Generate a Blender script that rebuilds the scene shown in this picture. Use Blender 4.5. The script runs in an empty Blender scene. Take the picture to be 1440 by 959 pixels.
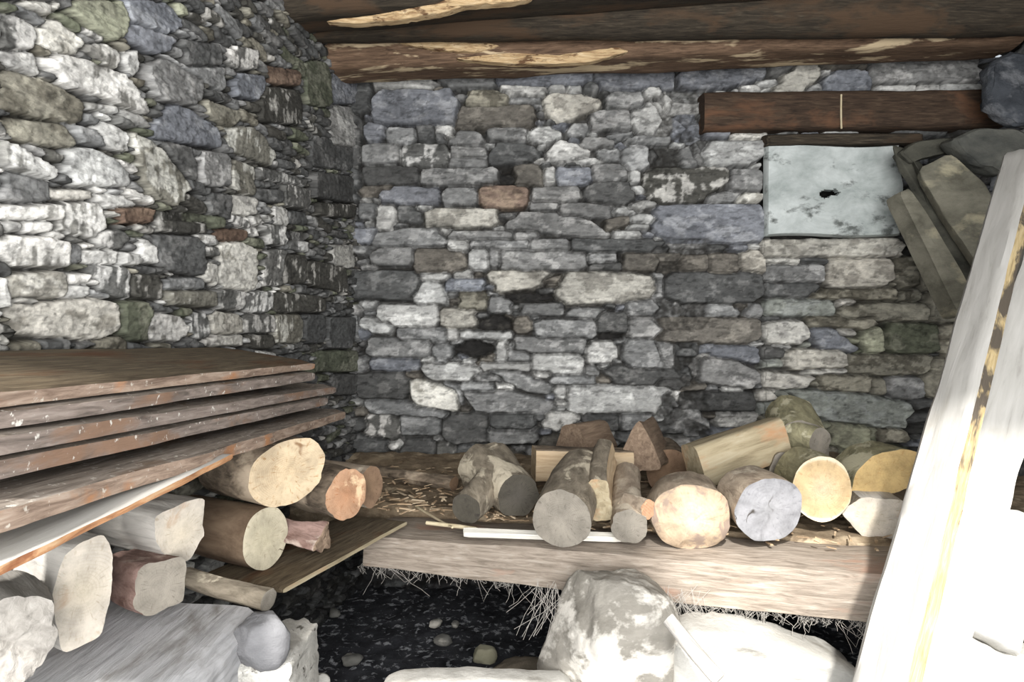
import bpy, math, random
import numpy as np
from mathutils import Vector, Matrix

# ------------------------------------------------------------------ camera, light, exposure
sc = bpy.context.scene
COL = sc.collection
H = 0.95                      # eye height
F = 1000.0                    # focal length in pixels of the 1440 px wide frame
CX, HY = 720.0, 460.0         # principal column, horizon row

cam_d = bpy.data.cameras.new('camera')
cam_d.sensor_width = 36.0
cam_d.lens = 36.0 * F / 1440.0
cam_d.shift_y = -(479.5 - HY) / 1440.0
cam_d.clip_start = 0.02
cam = bpy.data.objects.new('camera', cam_d)
cam.location = (0, 0, H)
cam.rotation_euler = (math.radians(90), 0, 0)
COL.objects.link(cam)
sc.camera = cam

sc.view_settings.view_transform = 'Standard'
sc.view_settings.look = 'None'
sc.view_settings.gamma = 1.0
sc.view_settings.use_curve_mapping = False
sc.view_settings.exposure = 0.0

world = bpy.data.worlds.new('sky')
sc.world = world
world.use_nodes = True
bg = world.node_tree.nodes['Background']
bg.inputs['Color'].default_value = (0.86, 0.93, 1.0, 1)
bg.inputs['Strength'].default_value = 0.75

def area(name, loc, target, sx, sy, power, color):
    d = bpy.data.lights.new(name, 'AREA')
    d.shape = 'RECTANGLE'; d.size = sx; d.size_y = sy
    d.energy = power; d.color = color
    o = bpy.data.objects.new(name, d)
    o.location = loc
    o.rotation_euler = (Vector(target) - Vector(loc)).to_track_quat('-Z', 'Y').to_euler()
    COL.objects.link(o)
    return o
area('doorway_daylight', (0.25, -0.75, 1.15), (0.2, 2.6, 0.75), 1.7, 1.5, 112, (1.0, 0.985, 0.96))
area('low_left_fill', (-.30, -.30, 0.62), (-.5, 1.2, 0.45), 0.7, 0.6, 13, (1.0, 0.99, 0.98))  # added fill lamp, brightens the firewood and sill at lower left
sun_d = bpy.data.lights.new('sun', 'SUN')
sun_d.energy = 7.0; sun_d.angle = math.radians(3.0); sun_d.color = (1.0, 0.97, 0.92)
sun = bpy.data.objects.new('sun', sun_d); sun.location = (1, -4, 4)
sun.rotation_euler = Vector((.12, .75, -.64)).to_track_quat('-Z', 'Y').to_euler()
COL.objects.link(sun)

# ------------------------------------------------------------------ small tools
def P(px, py, Y):
    return Vector(((px - CX) / F * Y, Y, H - (py - HY) / F * Y))

def srgb(c):
    out = []
    for v in c:
        v = v / 255.0
        out.append(v / 12.92 if v <= 0.04045 else ((v + 0.055) / 1.055) ** 2.4)
    return out
def S(r, g, b):
    return tuple(srgb((r, g, b))) + (1.0,)

def _hash(ix, iy, seed):
    n = (ix.astype(np.int64) * 374761393 + iy.astype(np.int64) * 668265263 + seed * 974634777) & 0x7fffffff
    n = ((n ^ (n >> 13)) * 1274126177) & 0x7fffffff
    n = (n ^ (n >> 16)) & 0xffff
    return n / 65535.0
def vn(x, y, seed):
    x = np.asarray(x, float); y = np.asarray(y, float)
    ix = np.floor(x); iy = np.floor(y)
    fx = x - ix; fy = y - iy
    fx = fx * fx * (3 - 2 * fx); fy = fy * fy * (3 - 2 * fy)
    a = _hash(ix, iy, seed); b = _hash(ix + 1, iy, seed)
    c = _hash(ix, iy + 1, seed); d = _hash(ix + 1, iy + 1, seed)
    return (a * (1 - fx) + b * fx) * (1 - fy) + (c * (1 - fx) + d * fx) * fy
def fbm(x, y, seed, octv=4, gain=0.5):
    s = 0; a = 1.0; t = 0
    for i in range(octv):
        s = s + a * vn(x * 2 ** i, y * 2 ** i, seed + 17 * i); t += a; a *= gain
    return s / t - 0.5           # about -0.5 .. 0.5
def sstep(a, b, x):
    t = np.clip((x - a) / (b - a), 0, 1)
    return t * t * (3 - 2 * t)

def mesh_obj(name, verts, faces, mat, parent=None, matrix=None, smooth=True, sharp=35, mats=None, fmat=None):
    """verts in world space; matrix = the object's own frame"""
    me = bpy.data.meshes.new(name)
    if matrix is not None:
        inv = matrix.inverted()
        verts = [inv @ Vector(v) for v in verts]
    me.from_pydata([tuple(v) for v in verts], [], [tuple(f) for f in faces])
    me.update()
    for m in (mats or [mat]):
        me.materials.append(m)
    if fmat is not None:
        me.polygons.foreach_set('material_index', fmat)
    if smooth:
        me.polygons.foreach_set('use_smooth', [True] * len(me.polygons))
        if sharp: me.set_sharp_from_angle(angle=math.radians(sharp))
    o = bpy.data.objects.new(name, me)
    COL.objects.link(o)
    if parent is not None:
        o.parent = parent            # part shares the frame of its thing
    elif matrix is not None:
        o.matrix_world = matrix
    return o

def tag(o, label, cat, group=None):
    o['label'] = label; o['category'] = cat
    if group: o['group'] = group
    return o
def empty(name, matrix, label, cat, group=None):
    o = bpy.data.objects.new(name, None)
    o.empty_display_size = 0.05
    o.matrix_world = matrix
    COL.objects.link(o)
    return tag(o, label, cat, group)
def frame(origin, ax, up):
    """local X along ax, local Z close to up"""
    ax = Vector(ax).normalized()
    ez = Vector(up) - ax * Vector(up).dot(ax)
    if ez.length < 1e-4: ez = Vector((1, 0, 0)) - ax * ax.x
    ez.normalize()
    ey = ez.cross(ax)
    m = Matrix((ax, ey, ez)).transposed().to_4x4()
    m.translation = Vector(origin)
    return m

# ------------------------------------------------------------------ materials
def nt(name):
    m = bpy.data.materials.new(name); m.use_nodes = True
    t = m.node_tree
    b = t.nodes['Principled BSDF']
    b.inputs['Specular IOR Level'].default_value = 0.25
    return m, t, b
def N(t, kind, **kw):
    n = t.nodes.new(kind)
    for k, v in kw.items():
        if k.startswith('i_'): n.inputs[k[2:].replace('_', ' ')].default_value = v
        else: setattr(n, k, v)
    return n
def ramp(t, src, stops):
    r = t.nodes.new('ShaderNodeValToRGB')
    cr = r.color_ramp
    while len(cr.elements) < len(stops): cr.elements.new(0.5)
    for e, (p, c) in zip(cr.elements, stops):
        e.position = p; e.color = c if len(c) == 4 else tuple(c) + (1,)
    t.links.new(src, r.inputs['Fac'])
    return r.outputs['Color']
def mixc(t, fac, a, b, mode='MIX'):
    n = t.nodes.new('ShaderNodeMix'); n.data_type = 'RGBA'; n.blend_type = mode
    for sock, v in ((n.inputs[0], fac), (n.inputs[6], a), (n.inputs[7], b)):
        if hasattr(v, 'links'): t.links.new(v, sock)
        else: sock.default_value = v
    return n.outputs[2]
def coords(t, scale, rand=True, coord='Object', rot=None):
    tc = t.nodes.new('ShaderNodeTexCoord')
    mp = t.nodes.new('ShaderNodeMapping')
    mp.inputs['Scale'].default_value = scale
    if rot: mp.inputs['Rotation'].default_value = rot
    t.links.new(tc.outputs[coord], mp.inputs['Vector'])
    if rand:
        oi = t.nodes.new('ShaderNodeObjectInfo')
        mul = N(t, 'ShaderNodeMath', operation='MULTIPLY'); mul.inputs[1].default_value = 37.0
        t.links.new(oi.outputs['Random'], mul.inputs[0])
        t.links.new(mul.outputs[0], mp.inputs['Location'])
    return mp.outputs['Vector']
def noise(t, vec, scale, detail=5, rough=0.6, dist=0.0):
    n = t.nodes.new('ShaderNodeTexNoise')
    n.inputs['Scale'].default_value = scale; n.inputs['Detail'].default_value = detail
    n.inputs['Roughness'].default_value = rough; n.inputs['Distortion'].default_value = dist
    t.links.new(vec, n.inputs['Vector'])
    return n.outputs['Fac']
def bump(t, b, h, strength=0.5, dist=0.005):
    n = t.nodes.new('ShaderNodeBump')
    n.inputs['Strength'].default_value = strength; n.inputs['Distance'].default_value = dist
    t.links.new(h, n.inputs['Height'])
    t.links.new(n.outputs['Normal'], b.inputs['Normal'])

def wood(name, stops, patch=None, patch_lo=0.55, patch_hi=0.68, grain=14, across=9, bumpd=0.004, patch_scale=4, speck=None, pstretch=2.5):
    """weathered wood; grain along local X. stops = colour ramp over the grain noise"""
    m, t, b = nt(name)
    v = coords(t, (1.0, across, across))
    g = noise(t, v, grain, 6, 0.65, 0.6)
    c = ramp(t, g, stops)
    v2 = coords(t, (1.0, pstretch, pstretch))
    if patch:
        p = noise(t, v2, patch_scale, 5, 0.62, 0.3)
        pm = ramp(t, p, [(patch_lo, (0, 0, 0, 1)), (patch_hi, (1, 1, 1, 1))])
        c = mixc(t, pm, c, patch)
    if speck:
        v3 = coords(t, (1, 1, 1))
        p = noise(t, v3, 90, 3, 0.6)
        pm = ramp(t, p, [(0.63, (0, 0, 0, 1)), (0.70, (1, 1, 1, 1))])
        c = mixc(t, pm, c, speck)
    b.inputs['Roughness'].default_value = 0.88
    t.links.new(c, b.inputs['Base Color'])
    bump(t, b, g, 0.7, bumpd)
    return m

def bark(name, c1, c2, patch=None, plo=0.52, phi=0.6, scale=18, bumpd=0.008):
    m, t, b = nt(name)
    v = coords(t, (1.0, 2.4, 2.4))
    g = noise(t, v, scale, 6, 0.65, 0.4)
    c = ramp(t, g, [(0.33, c1), (0.66, c2)])
    if patch:
        v2 = coords(t, (1, 1.5, 1.5))
        p = noise(t, v2, 7, 5, 0.6, 0.5)
        pm = ramp(t, p, [(plo, (0, 0, 0, 1)), (phi, (1, 1, 1, 1))])
        c = mixc(t, pm, c, patch)
    b.inputs['Roughness'].default_value = 0.92
    t.links.new(c, b.inputs['Base Color'])
    bump(t, b, g, 0.8, bumpd)
    return m

def sawn(name, c_in, c_out, c_ring, rings=130, rim=None, crack=None, stain=None, slo=0.55, shi=0.66):
    """sawn log end: growth rings about local X, seen in the local YZ plane"""
    m, t, b = nt(name)
    tc = t.nodes.new('ShaderNodeTexCoord')
    sep = t.nodes.new('ShaderNodeSeparateXYZ')
    t.links.new(tc.outputs['Object'], sep.inputs[0])
    com = t.nodes.new('ShaderNodeCombineXYZ')
    t.links.new(sep.outputs['Y'], com.inputs['X']); t.links.new(sep.outputs['Z'], com.inputs['Y'])
    ln = N(t, 'ShaderNodeVectorMath', operation='LENGTH')
    t.links.new(com.outputs[0], ln.inputs[0])
    v = coords(t, (1, 1, 1))
    wob = noise(t, v, 9, 3, 0.5)
    mad = N(t, 'ShaderNodeMath', operation='MULTIPLY_ADD')
    t.links.new(wob, mad.inputs[0]); mad.inputs[1].default_value = 0.03
    t.links.new(ln.outputs['Value'], mad.inputs[2])
    mu = N(t, 'ShaderNodeMath', operation='MULTIPLY'); mu.inputs[1].default_value = rings * 2.2 * 6.283
    t.links.new(mad.outputs[0], mu.inputs[0])
    sn = N(t, 'ShaderNodeMath', operation='SINE'); t.links.new(mu.outputs[0], sn.inputs[0])
    rg = ramp(t, sn.outputs[0], [(0.0, (0, 0, 0, 1)), (1.0, (1, 1, 1, 1))])
    base = ramp(t, mad.outputs[0], [(0.015, c_in), (0.06, c_out)])
    big = noise(t, v, 26, 5, 0.65)
    ringm = N(t, 'ShaderNodeMath', operation='MULTIPLY')
    bigr = ramp(t, noise(t, v, 14, 5, .7), [(.42, (0, 0, 0, 1)), (.75, (1, 1, 1, 1))])
    t.links.new(rg, ringm.inputs[0]); t.links.new(bigr, ringm.inputs[1])
    at2 = N(t, 'ShaderNodeMath', operation='ARCTAN2')
    t.links.new(sep.outputs['Y'], at2.inputs[0]); t.links.new(sep.outputs['Z'], at2.inputs[1])
    rv = t.nodes.new('ShaderNodeCombineXYZ')
    t.links.new(at2.outputs[0], rv.inputs['X'])
    lm = N(t, 'ShaderNodeMath', operation='MULTIPLY'); lm.inputs[1].default_value = 6.0
    t.links.new(ln.outputs['Value'], lm.inputs[0]); t.links.new(lm.outputs[0], rv.inputs['Y'])
    rad = noise(t, rv.outputs[0], 9, 4, .6)
    radm = ramp(t, rad, [(.56, (0, 0, 0, 1)), (.70, (.9, .9, .9, 1))])
    if rim: base = mixc(t, ramp(t, ln.outputs['Value'], [(rim[0], (0, 0, 0, 1)), (rim[0] + .003, (1, 1, 1, 1))]), base, rim[1])
    rs = N(t, 'ShaderNodeMath', operation='MULTIPLY'); rs.inputs[1].default_value = .45
    t.links.new(ringm.outputs[0], rs.inputs[0])
    c = mixc(t, rs.outputs[0], base, c_ring)
    c = mixc(t, radm, c, c_ring)
    blot = ramp(t, noise(t, v, 22, 6, .7), [(.3, (.62, .62, .62, 1)), (.6, (1, 1, 1, 1))])
    c = mixc(t, 1.0, c, blot, 'MULTIPLY')
    if stain:
        p = noise(t, v, 13, 5, 0.6, 0.4)
        pm = ramp(t, p, [(slo, (0, 0, 0, 1)), (shi, (1, 1, 1, 1))])
        c = mixc(t, pm, c, stain)
    if crack:
        cn = noise(t, v, 7, 3, .55, .3)
        cl = ramp(t, cn, [(.488, (0, 0, 0, 1)), (.497, (1, 1, 1, 1)), (.503, (1, 1, 1, 1)), (.512, (0, 0, 0, 1))])
        cm = ramp(t, noise(t, v, 11, 2, .5), [(.50, (0, 0, 0, 1)), (.56, (1, 1, 1, 1))])
        both = N(t, 'ShaderNodeMath', operation='MULTIPLY')
        t.links.new(cl, both.inputs[0]); t.links.new(cm, both.inputs[1])
        c = mixc(t, both.outputs[0], c, crack)
    t.links.new(c, b.inputs['Base Color'])
    b.inputs['Roughness'].default_value = 0.9
    bump(t, b, big, 0.35, 0.003)
    return m

def rock(name, c1, c2, patch=None, plo=0.52, phi=0.6, scale=9, pscale=7, bumpd=0.006):
    m, t, b = nt(name)
    v = coords(t, (1, 1, 1.6))
    g = noise(t, v, scale, 7, 0.66, 0.3)
    c = ramp(t, g, [(0.32, c1), (0.68, c2)])
    if patch:
        p = noise(t, v, pscale, 5, 0.62, 0.2)
        pm = ramp(t, p, [(plo, (0, 0, 0, 1)), (phi, (1, 1, 1, 1))])
        c = mixc(t, pm, c, patch)
    t.links.new(c, b.inputs['Base Color'])
    b.inputs['Roughness'].default_value = 0.92
    f = noise(t, v, scale * 5, 5, 0.7)
    bump(t, b, f, 0.6, bumpd)
    return m

def stone_wall_material():
    m, t, b = nt('dry_stone_masonry')
    at = t.nodes.new('ShaderNodeAttribute'); at.attribute_name = 'stone'
    v = coords(t, (1, 1, 2.6), rand=False)
    f = noise(t, v, 40, 6, 0.7, 0.5)
    k = ramp(t, f, [(0.25, (0.62, 0.62, 0.62, 1)), (0.5, (1, 1, 1, 1)), (0.78, (1.3, 1.3, 1.28, 1))])
    c = mixc(t, 1.0, at.outputs['Color'], k, 'MULTIPLY')
    t.links.new(c, b.inputs['Base Color'])
    b.inputs['Roughness'].default_value = 0.9
    f2 = noise(t, v, 70, 5, 0.7)
    bump(t, b, f2, 0.55, 0.006)
    return m
# ------------------------------------------------------------------ dry stone walls
# stone kinds: base colour, second colour, share of the second colour
KIND = {
 'g': ((122,123,122), (158,158,156), .34), 'd': ((84,85,84), (112,112,110), .25), 'l': ((168,168,164), (200,200,195), .35),
 't': ((182,176,160), (146,140,126), .35), 'b': ((118,123,134), (146,150,158), .3), 'o': ((140,108,86), (160,128,98), .4),
 'w': ((206,204,197), (128,126,118), .30), 'x': ((100,100,96), (206,204,198), .42), 'k': ((58,57,54), (92,90,86), .2),
 'm': ((92,98,72), (120,122,96), .35), 'y': ((158,160,124), (140,140,110), .3), 'n': ((104,97,86), (128,120,106), .3),
 'e': ((148,154,142), (158,164,156), .35), 'c': ((212,207,192), (164,158,142), .28), 'q': ((144,138,116), (104,98,80), .4),
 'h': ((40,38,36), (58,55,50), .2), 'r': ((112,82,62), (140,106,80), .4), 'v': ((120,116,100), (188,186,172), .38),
 's': ((46,46,47), (74,74,76), .22), 'u': ((76,74,66), (176,172,162), .3), 'p': ((196,192,180), (160,156,148), .3),
}
def mute(c, k=.55):
    l = .3 * c[0] + .59 * c[1] + .11 * c[2]
    return tuple(l + (v - l) * k for v in c)
LIN = {k: (np.array(srgb(mute(a))), np.array(srgb(mute(b))), f) for k, (a, b, f) in KIND.items()}

BACK = [
 ((480, 0, 2.74), '''d 5 270 110 440;l 110 270 200 260 280 265 380 310 350 330 120 335;g 370 235 600 335;b 590 225 975 320;b 975 250 1290 340
l 610 320 790 362;l 800 320 865 350;l 870 320 930 352;d 930 310 1000 370;q 480 345 645 405;g 645 365 770 390;b 110 345 450 470
t 770 370 830 345 960 355 1020 400 930 440 800 470;n 440 405 755 490;g 1020 350 1170 415;l 1170 320 1240 380
l 1120 420 1200 380 1270 430 1285 490 1230 520 1120 500;l 1250 345 1420 425;g 960 420 1120 500;g 870 470 960 520;b 1280 440 1390 540
b 80 465 160 540;g 165 485 285 545;d 285 470 360 540;l 360 475 430 505;g 360 505 400 540;g 400 545 450 500 530 500 560 560;g 560 480 720 540
l 710 530 740 480 800 475 865 515 790 550;g 70 550 220 625;x 225 550 420 640;g 420 560 555 600;g 410 600 560 640
d 560 600 600 540 720 550 780 580 750 620 570 635;l 770 610 830 540 900 545 970 590 860 630;g 920 525 1060 570;g 990 560 1080 610;g 1080 545 1190 650
d 1190 565 1310 620;g 1320 610 1370 540 1425 535 1425 635;g 1090 520 1270 555;d 75 635 300 705;g 300 645 605 710;h 605 655 690 700;n 665 625 780 715
l 780 640 825 710;b 830 640 970 705;g 970 625 1110 690;b 140 715 380 780;g 385 720 525 790;o 530 712 720 800;g 735 715 925 775;g 725 770 840 805
d 920 750 960 700 1130 700 1140 790 1000 790;l 1110 650 1155 700;g 60 780 130 840;l 130 785 205 880;d 210 790 305 855;t 320 800 605 870;g 840 780 1060 840
g 610 880 680 815 920 820 1040 900 1030 915 700 890;d 0 440 70 640;d 0 640 70 780'''),
 ((480, 300, 2.74), '''g 110 135 110 80 230 55 370 50 410 120;g 410 65 660 95;g 670 65 760 95;l 1050 65 1170 95;g 1210 85 1425 110;l 410 95 490 150
g 490 100 725 135;g 725 95 880 140;d 890 95 1260 145;g 1260 110 1425 150;g 100 125 280 200;n 270 135 480 225;l 490 135 565 215;g 570 135 610 205
g 610 140 945 215;g 955 150 1065 185;d 955 190 1080 220;n 1090 150 1330 220;h 1065 145 1090 185;x 0 215 20 320;d 20 220 300 330;l 300 225 410 255;l 430 215 510 250
l 260 320 320 260 380 265 420 350 290 350;b 400 250 550 300;t 545 220 820 225 760 285 600 305;q 450 300 570 370;g 560 320 660 385;h 620 305 815 340
t 820 310 860 225 1080 225 1220 245 1235 310 1100 345 860 350;l 60 340 130 370;l 130 350 370 435;l 60 400 190 465;t 380 365 520 440;h 520 390 665 460;n 665 395 735 460
g 690 345 860 395;g 745 410 985 485;g 860 390 900 360 1030 370 990 410;d 990 380 1110 460;g 1100 330 1310 395;g 1320 355 1425 395;g 1110 405 1425 490;h 1000 460 1090 490
g 210 440 400 500;l 400 445 450 490;l 455 455 660 485;g 90 480 340 560;g 340 500 425 580;h 430 490 590 560;l 590 490 640 570;g 665 475 945 540
g 640 525 725 575;l 735 540 935 620;l 945 495 1065 580;g 1085 600 1090 475 1200 475 1290 560 1260 610;d 1290 490 1380 540;d 1290 550 1385 640
b 90 555 295 605;l 295 590 360 575 480 580 550 600 500 650 340 640;l 535 575 730 610;g 555 600 640 600 820 665 810 700 700 690;l 740 605 810 635;g 805 625 985 660;g 940 585 995 630
d 1000 590 1350 595 1350 675 1050 660;d 40 615 255 720;g 455 655 595 690;c 255 650 300 640 440 690 450 765 270 740;g 375 650 460 670 460 760 440 690
g 460 690 620 680 850 740 780 780 520 770;l 820 665 875 720;l 870 665 1280 780;g 1280 700 1310 750;d 1310 690 1425 760;g 70 715 180 710 420 780 380 795 100 770
x 80 780 220 880;g 215 785 380 860;d 385 770 565 900;d 570 770 750 850;w 765 820 800 770 920 770 920 800 840 850;d 930 770 1080 840
g 1210 840 1290 760 1370 765 1425 840;g 560 825 760 890;g 1070 770 1210 840;d 220 870 360 959;x 360 880 440 959;d 440 880 560 959;n 760 860 960 940'''),
 ((920, 300, 2.74), '''d 0 115 300 150;n 0 155 220 220;t 330 215 340 130 430 140 435 240;n 220 150 335 235;d 40 225 430 345;g 0 225 40 330;g 0 330 105 395;g 115 355 335 395
g 360 350 425 405;n 0 400 420 505;b 180 540 200 500 410 515 410 580;d 80 490 180 560;g 170 650 180 560 300 560 410 610 410 670 330 680;g 0 490 85 600
g 85 550 180 630;d 0 605 145 680;l 270 665 350 690;d 100 690 400 765;g 0 680 75 780;l 75 690 105 740;g 0 840 90 760 170 755 240 830 80 850;l 240 775 410 830'''),
 ((920, 0, 2.74), '''b 90 290 140 240 440 220 450 290 230 345 100 330;g 450 230 560 280;t 430 370 560 210 610 190 665 270 590 350 480 380;n 620 190 830 260
b 650 370 660 290 760 250 840 280 850 340 740 360;g 840 200 1280 320;l 870 320 1010 355;l 1020 315 1110 350;l 1110 310 1285 355;l 0 330 20 380
l 30 345 220 430;l 230 345 300 395;g 300 340 330 380;l 330 320 420 390;g 420 350 470 385;g 590 320 660 380;l 0 380 40 390 80 470 50 520 0 520;b 80 435 180 540
p 295 505 445 530;g 105 560 180 640;l 130 590 180 540 430 535 460 570 380 635 200 635;d 0 565 105 620;g 295 650 440 740;c 320 735 440 775
b 0 785 440 785 440 935 0 935;u -40 640 295 640 290 700 180 780 -30 780'''),
]
NICHE = [
 ((920, 300, 2.74), '''t 420 90 985 165;p 440 165 580 195;d 580 165 680 190;g 440 190 670 265;t 685 170 940 280;q 945 165 1040 290;d 440 265 660 320;q 620 290 960 330;q 965 285 1060 335
e 440 330 720 395;p 725 325 800 355;q 740 345 1100 415;d 425 390 500 415;p 425 415 610 505;q 610 390 870 445;b 610 430 700 430 800 520 790 540 640 520
y 800 480 870 420 905 470 905 540 850 550;m 905 420 1120 545;p 720 440 800 470;d 415 510 520 565;l 470 505 545 525;t 515 525 755 605;q 765 545 1100 625
e 415 565 510 595;p 595 600 760 622;p 415 610 640 630 600 680 430 680;q 655 620 860 695;q 860 640 915 705;g 920 635 1060 720
p 400 680 495 725;e 410 730 490 780;e 500 690 720 680 1030 740 1000 830 850 830 640 800;y 680 815 850 915;m 850 830 880 890;q 880 840 1000 890
h 420 -260 985 85;q 1040 165 1300 300;q 1060 300 1300 420;q 1120 420 1350 560;q 1060 560 1300 720'''),  # dark kind behind the panel paints the shade seen through its hole
]
LEFT = [
 ((0, 0, 2.74), '''x 0 50 100 60 160 110 150 190 0 190;p 30 0 240 10 240 60 200 60;y 270 30 300 0 480 0 500 60 480 150 440 160;c 160 100 230 70 350 160 320 210 180 180
w 330 190 400 150 490 210 470 270;w 490 240 500 200 540 190 555 270 530 300;b 490 100 560 95 680 150 660 200 600 210 500 150;b 480 0 640 0 740 80 660 140 500 80;y 680 0 750 50 700 80
w 170 230 240 205 330 230 500 290 600 440 540 440 400 370 240 330;q 0 260 100 270 270 340 340 400 330 480 250 460 0 420;l 0 190 150 200 180 300 0 250
g 560 260 620 220 800 310 770 410 600 380;d 690 150 850 170 870 250 720 260;g 620 200 720 250 880 260 880 360 800 320;w 340 390 470 410 470 440 350 420;l 470 420 540 430 610 500 500 470
b 600 490 650 410 720 405 860 500 860 570 590 530;w 365 510 400 460 500 510 500 600 420 560;q 0 450 300 480 320 560 240 570 0 520;w 0 530 70 560 240 660 230 700 0 640
l 250 650 280 560 400 580 510 650 510 720 290 710;v 510 500 620 560 740 720 700 800 560 760;g 770 580 900 590 900 720 780 720;d 620 540 760 570 770 720 700 640
v 860 490 1000 490 1080 600 1060 640 900 580;q 790 380 960 440 900 500 800 440;g 0 650 210 700 210 780 0 770;w 0 790 230 790 230 850 0 850;p 210 730 370 765
w 380 750 500 750 540 800 420 800;w 240 780 430 780 430 920 240 900;r 460 800 600 800 600 860 460 860;u 600 810 820 830 820 900 600 890;x 880 170 1000 190 1000 270 880 260
b 900 280 1030 290 1030 390 900 370;r 1030 250 1160 270 1160 330 1040 320;u 1000 330 1180 350 1180 480 1000 470;m 1180 230 1280 240 1280 420 1180 400;b 1280 270 1425 300 1425 400 1280 400
l 1280 400 1400 420 1400 600 1280 580;x 1000 640 1190 690 1190 720 1000 690;x 1090 700 1200 730 1200 810 1090 790;v 900 610 1000 640 1000 760 900 730;p 900 750 1000 760 1000 840 900 820
d 1120 810 1200 820 1200 870 1120 860;w 1060 790 1120 800 1120 880 1060 860;d 1200 520 1380 540 1380 660 1200 640;d 1200 660 1380 680 1380 780 1200 760;u 1220 780 1380 790 1380 840 1220 830
x 1020 860 1100 870 1100 950 1020 940;w 960 830 1020 850 1020 910 960 900;x 1120 890 1200 900 1200 959 1120 950;d 800 740 900 750 900 850 800 830'''),
 ((0, 300, 2.74), '''w 0 80 270 100 270 210 0 200;g 270 120 330 120 330 195 270 195;w 330 140 470 145 470 195 330 195;w 470 150 560 160 560 200 470 200;x 390 60 510 70 510 140 390 130;w 110 25 210 75
w 210 70 270 100;w 0 30 90 70;w 540 90 630 190;d 560 80 800 90 800 240 640 220;c 860 110 1000 115 1000 310 860 290;p 790 190 850 290;x 1020 140 1110 280;u 1090 160 1180 270
u 1180 180 1335 200 1335 310 1180 270;w 970 0 1020 80;x 1020 60 1090 110;x 1120 70 1200 80 1200 150 1120 140;p 1280 120 1370 210;w 0 230 30 360;c 30 235 270 225 270 325 30 325
w 270 235 350 270;w 265 275 365 325;x 330 200 510 200 520 330 430 320;u 520 230 640 240 640 335 520 320;g 650 250 840 290;p 80 320 170 345
c 30 470 60 350 270 340 370 320 470 350 480 440 400 495 200 470;m 470 340 590 490;w 550 450 590 385 680 390 740 430 720 495 590 490;v 650 300 840 300 840 360 650 350;x 840 290 960 370
x 960 300 1060 380;u 1060 300 1250 320 1250 380 1060 380;t 820 375 940 390 940 470 820 470;x 745 380 820 500;x 940 390 1060 460;v 1060 390 1180 500;d 1180 390 1260 500
d 1260 400 1370 520;g 1370 360 1470 500;m 1220 530 1380 610;p 780 465 940 510;u 960 470 1060 520;p 0 450 60 510;d 1280 620 1380 700;m 600 0 860 60;r 840 60 960 105'''),
]

def tiles(data):
    for (ox, oy, k), s in data:
        for item in s.replace('\n', ';').split(';'):
            w = item.split()
            n = [float(x) for x in w[1:]]
            if len(n) == 4:
                x0, y0, x1, y1 = n
                n = [x0, y0, x1, y0, x1, y1, x0, y1]
            yield w[0], [(ox + n[i] / k, oy + n[i + 1] / k) for i in range(0, len(n), 2)]

def poly_sd(px, py, U, V):
    n = len(px); d = np.full(U.shape, 1e9); ins = np.zeros(U.shape, bool)
    for i in range(n):
        ax, ay, bx, by = px[i - 1], py[i - 1], px[i], py[i]
        ex, ey = bx - ax, by - ay
        wx, wy = U - ax, V - ay
        h = np.clip((wx * ex + wy * ey) / (ex * ex + ey * ey + 1e-12), 0, 1)
        d = np.minimum(d, (wx - ex * h) ** 2 + (wy - ey * h) ** 2)
        c = (ay > V) != (by > V)
        with np.errstate(divide='ignore', invalid='ignore'):
            ins ^= c & (U < (bx - ax) * (V - ay) / (by - ay + 1e-15) + ax)
    d = np.sqrt(d)
    return np.where(ins, -d, d)

def chop(pts, rnd):
    """knock the corners off a traced outline"""
    out = []; n = len(pts)
    for i in range(n):
        a, p, b = Vector(pts[i - 1]), Vector(pts[i]), Vector(pts[(i + 1) % n])
        la, lb = (a - p).length, (b - p).length
        m = min(la, lb)
        f = rnd.uniform(.08, .3) * m; g = rnd.uniform(.08, .38) * m
        out.append(p + (a - p) * min(f / la, .45)); out.append(p + (b - p) * min(g / lb, .45))
    return [(v.x, v.y) for v in out]

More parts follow.
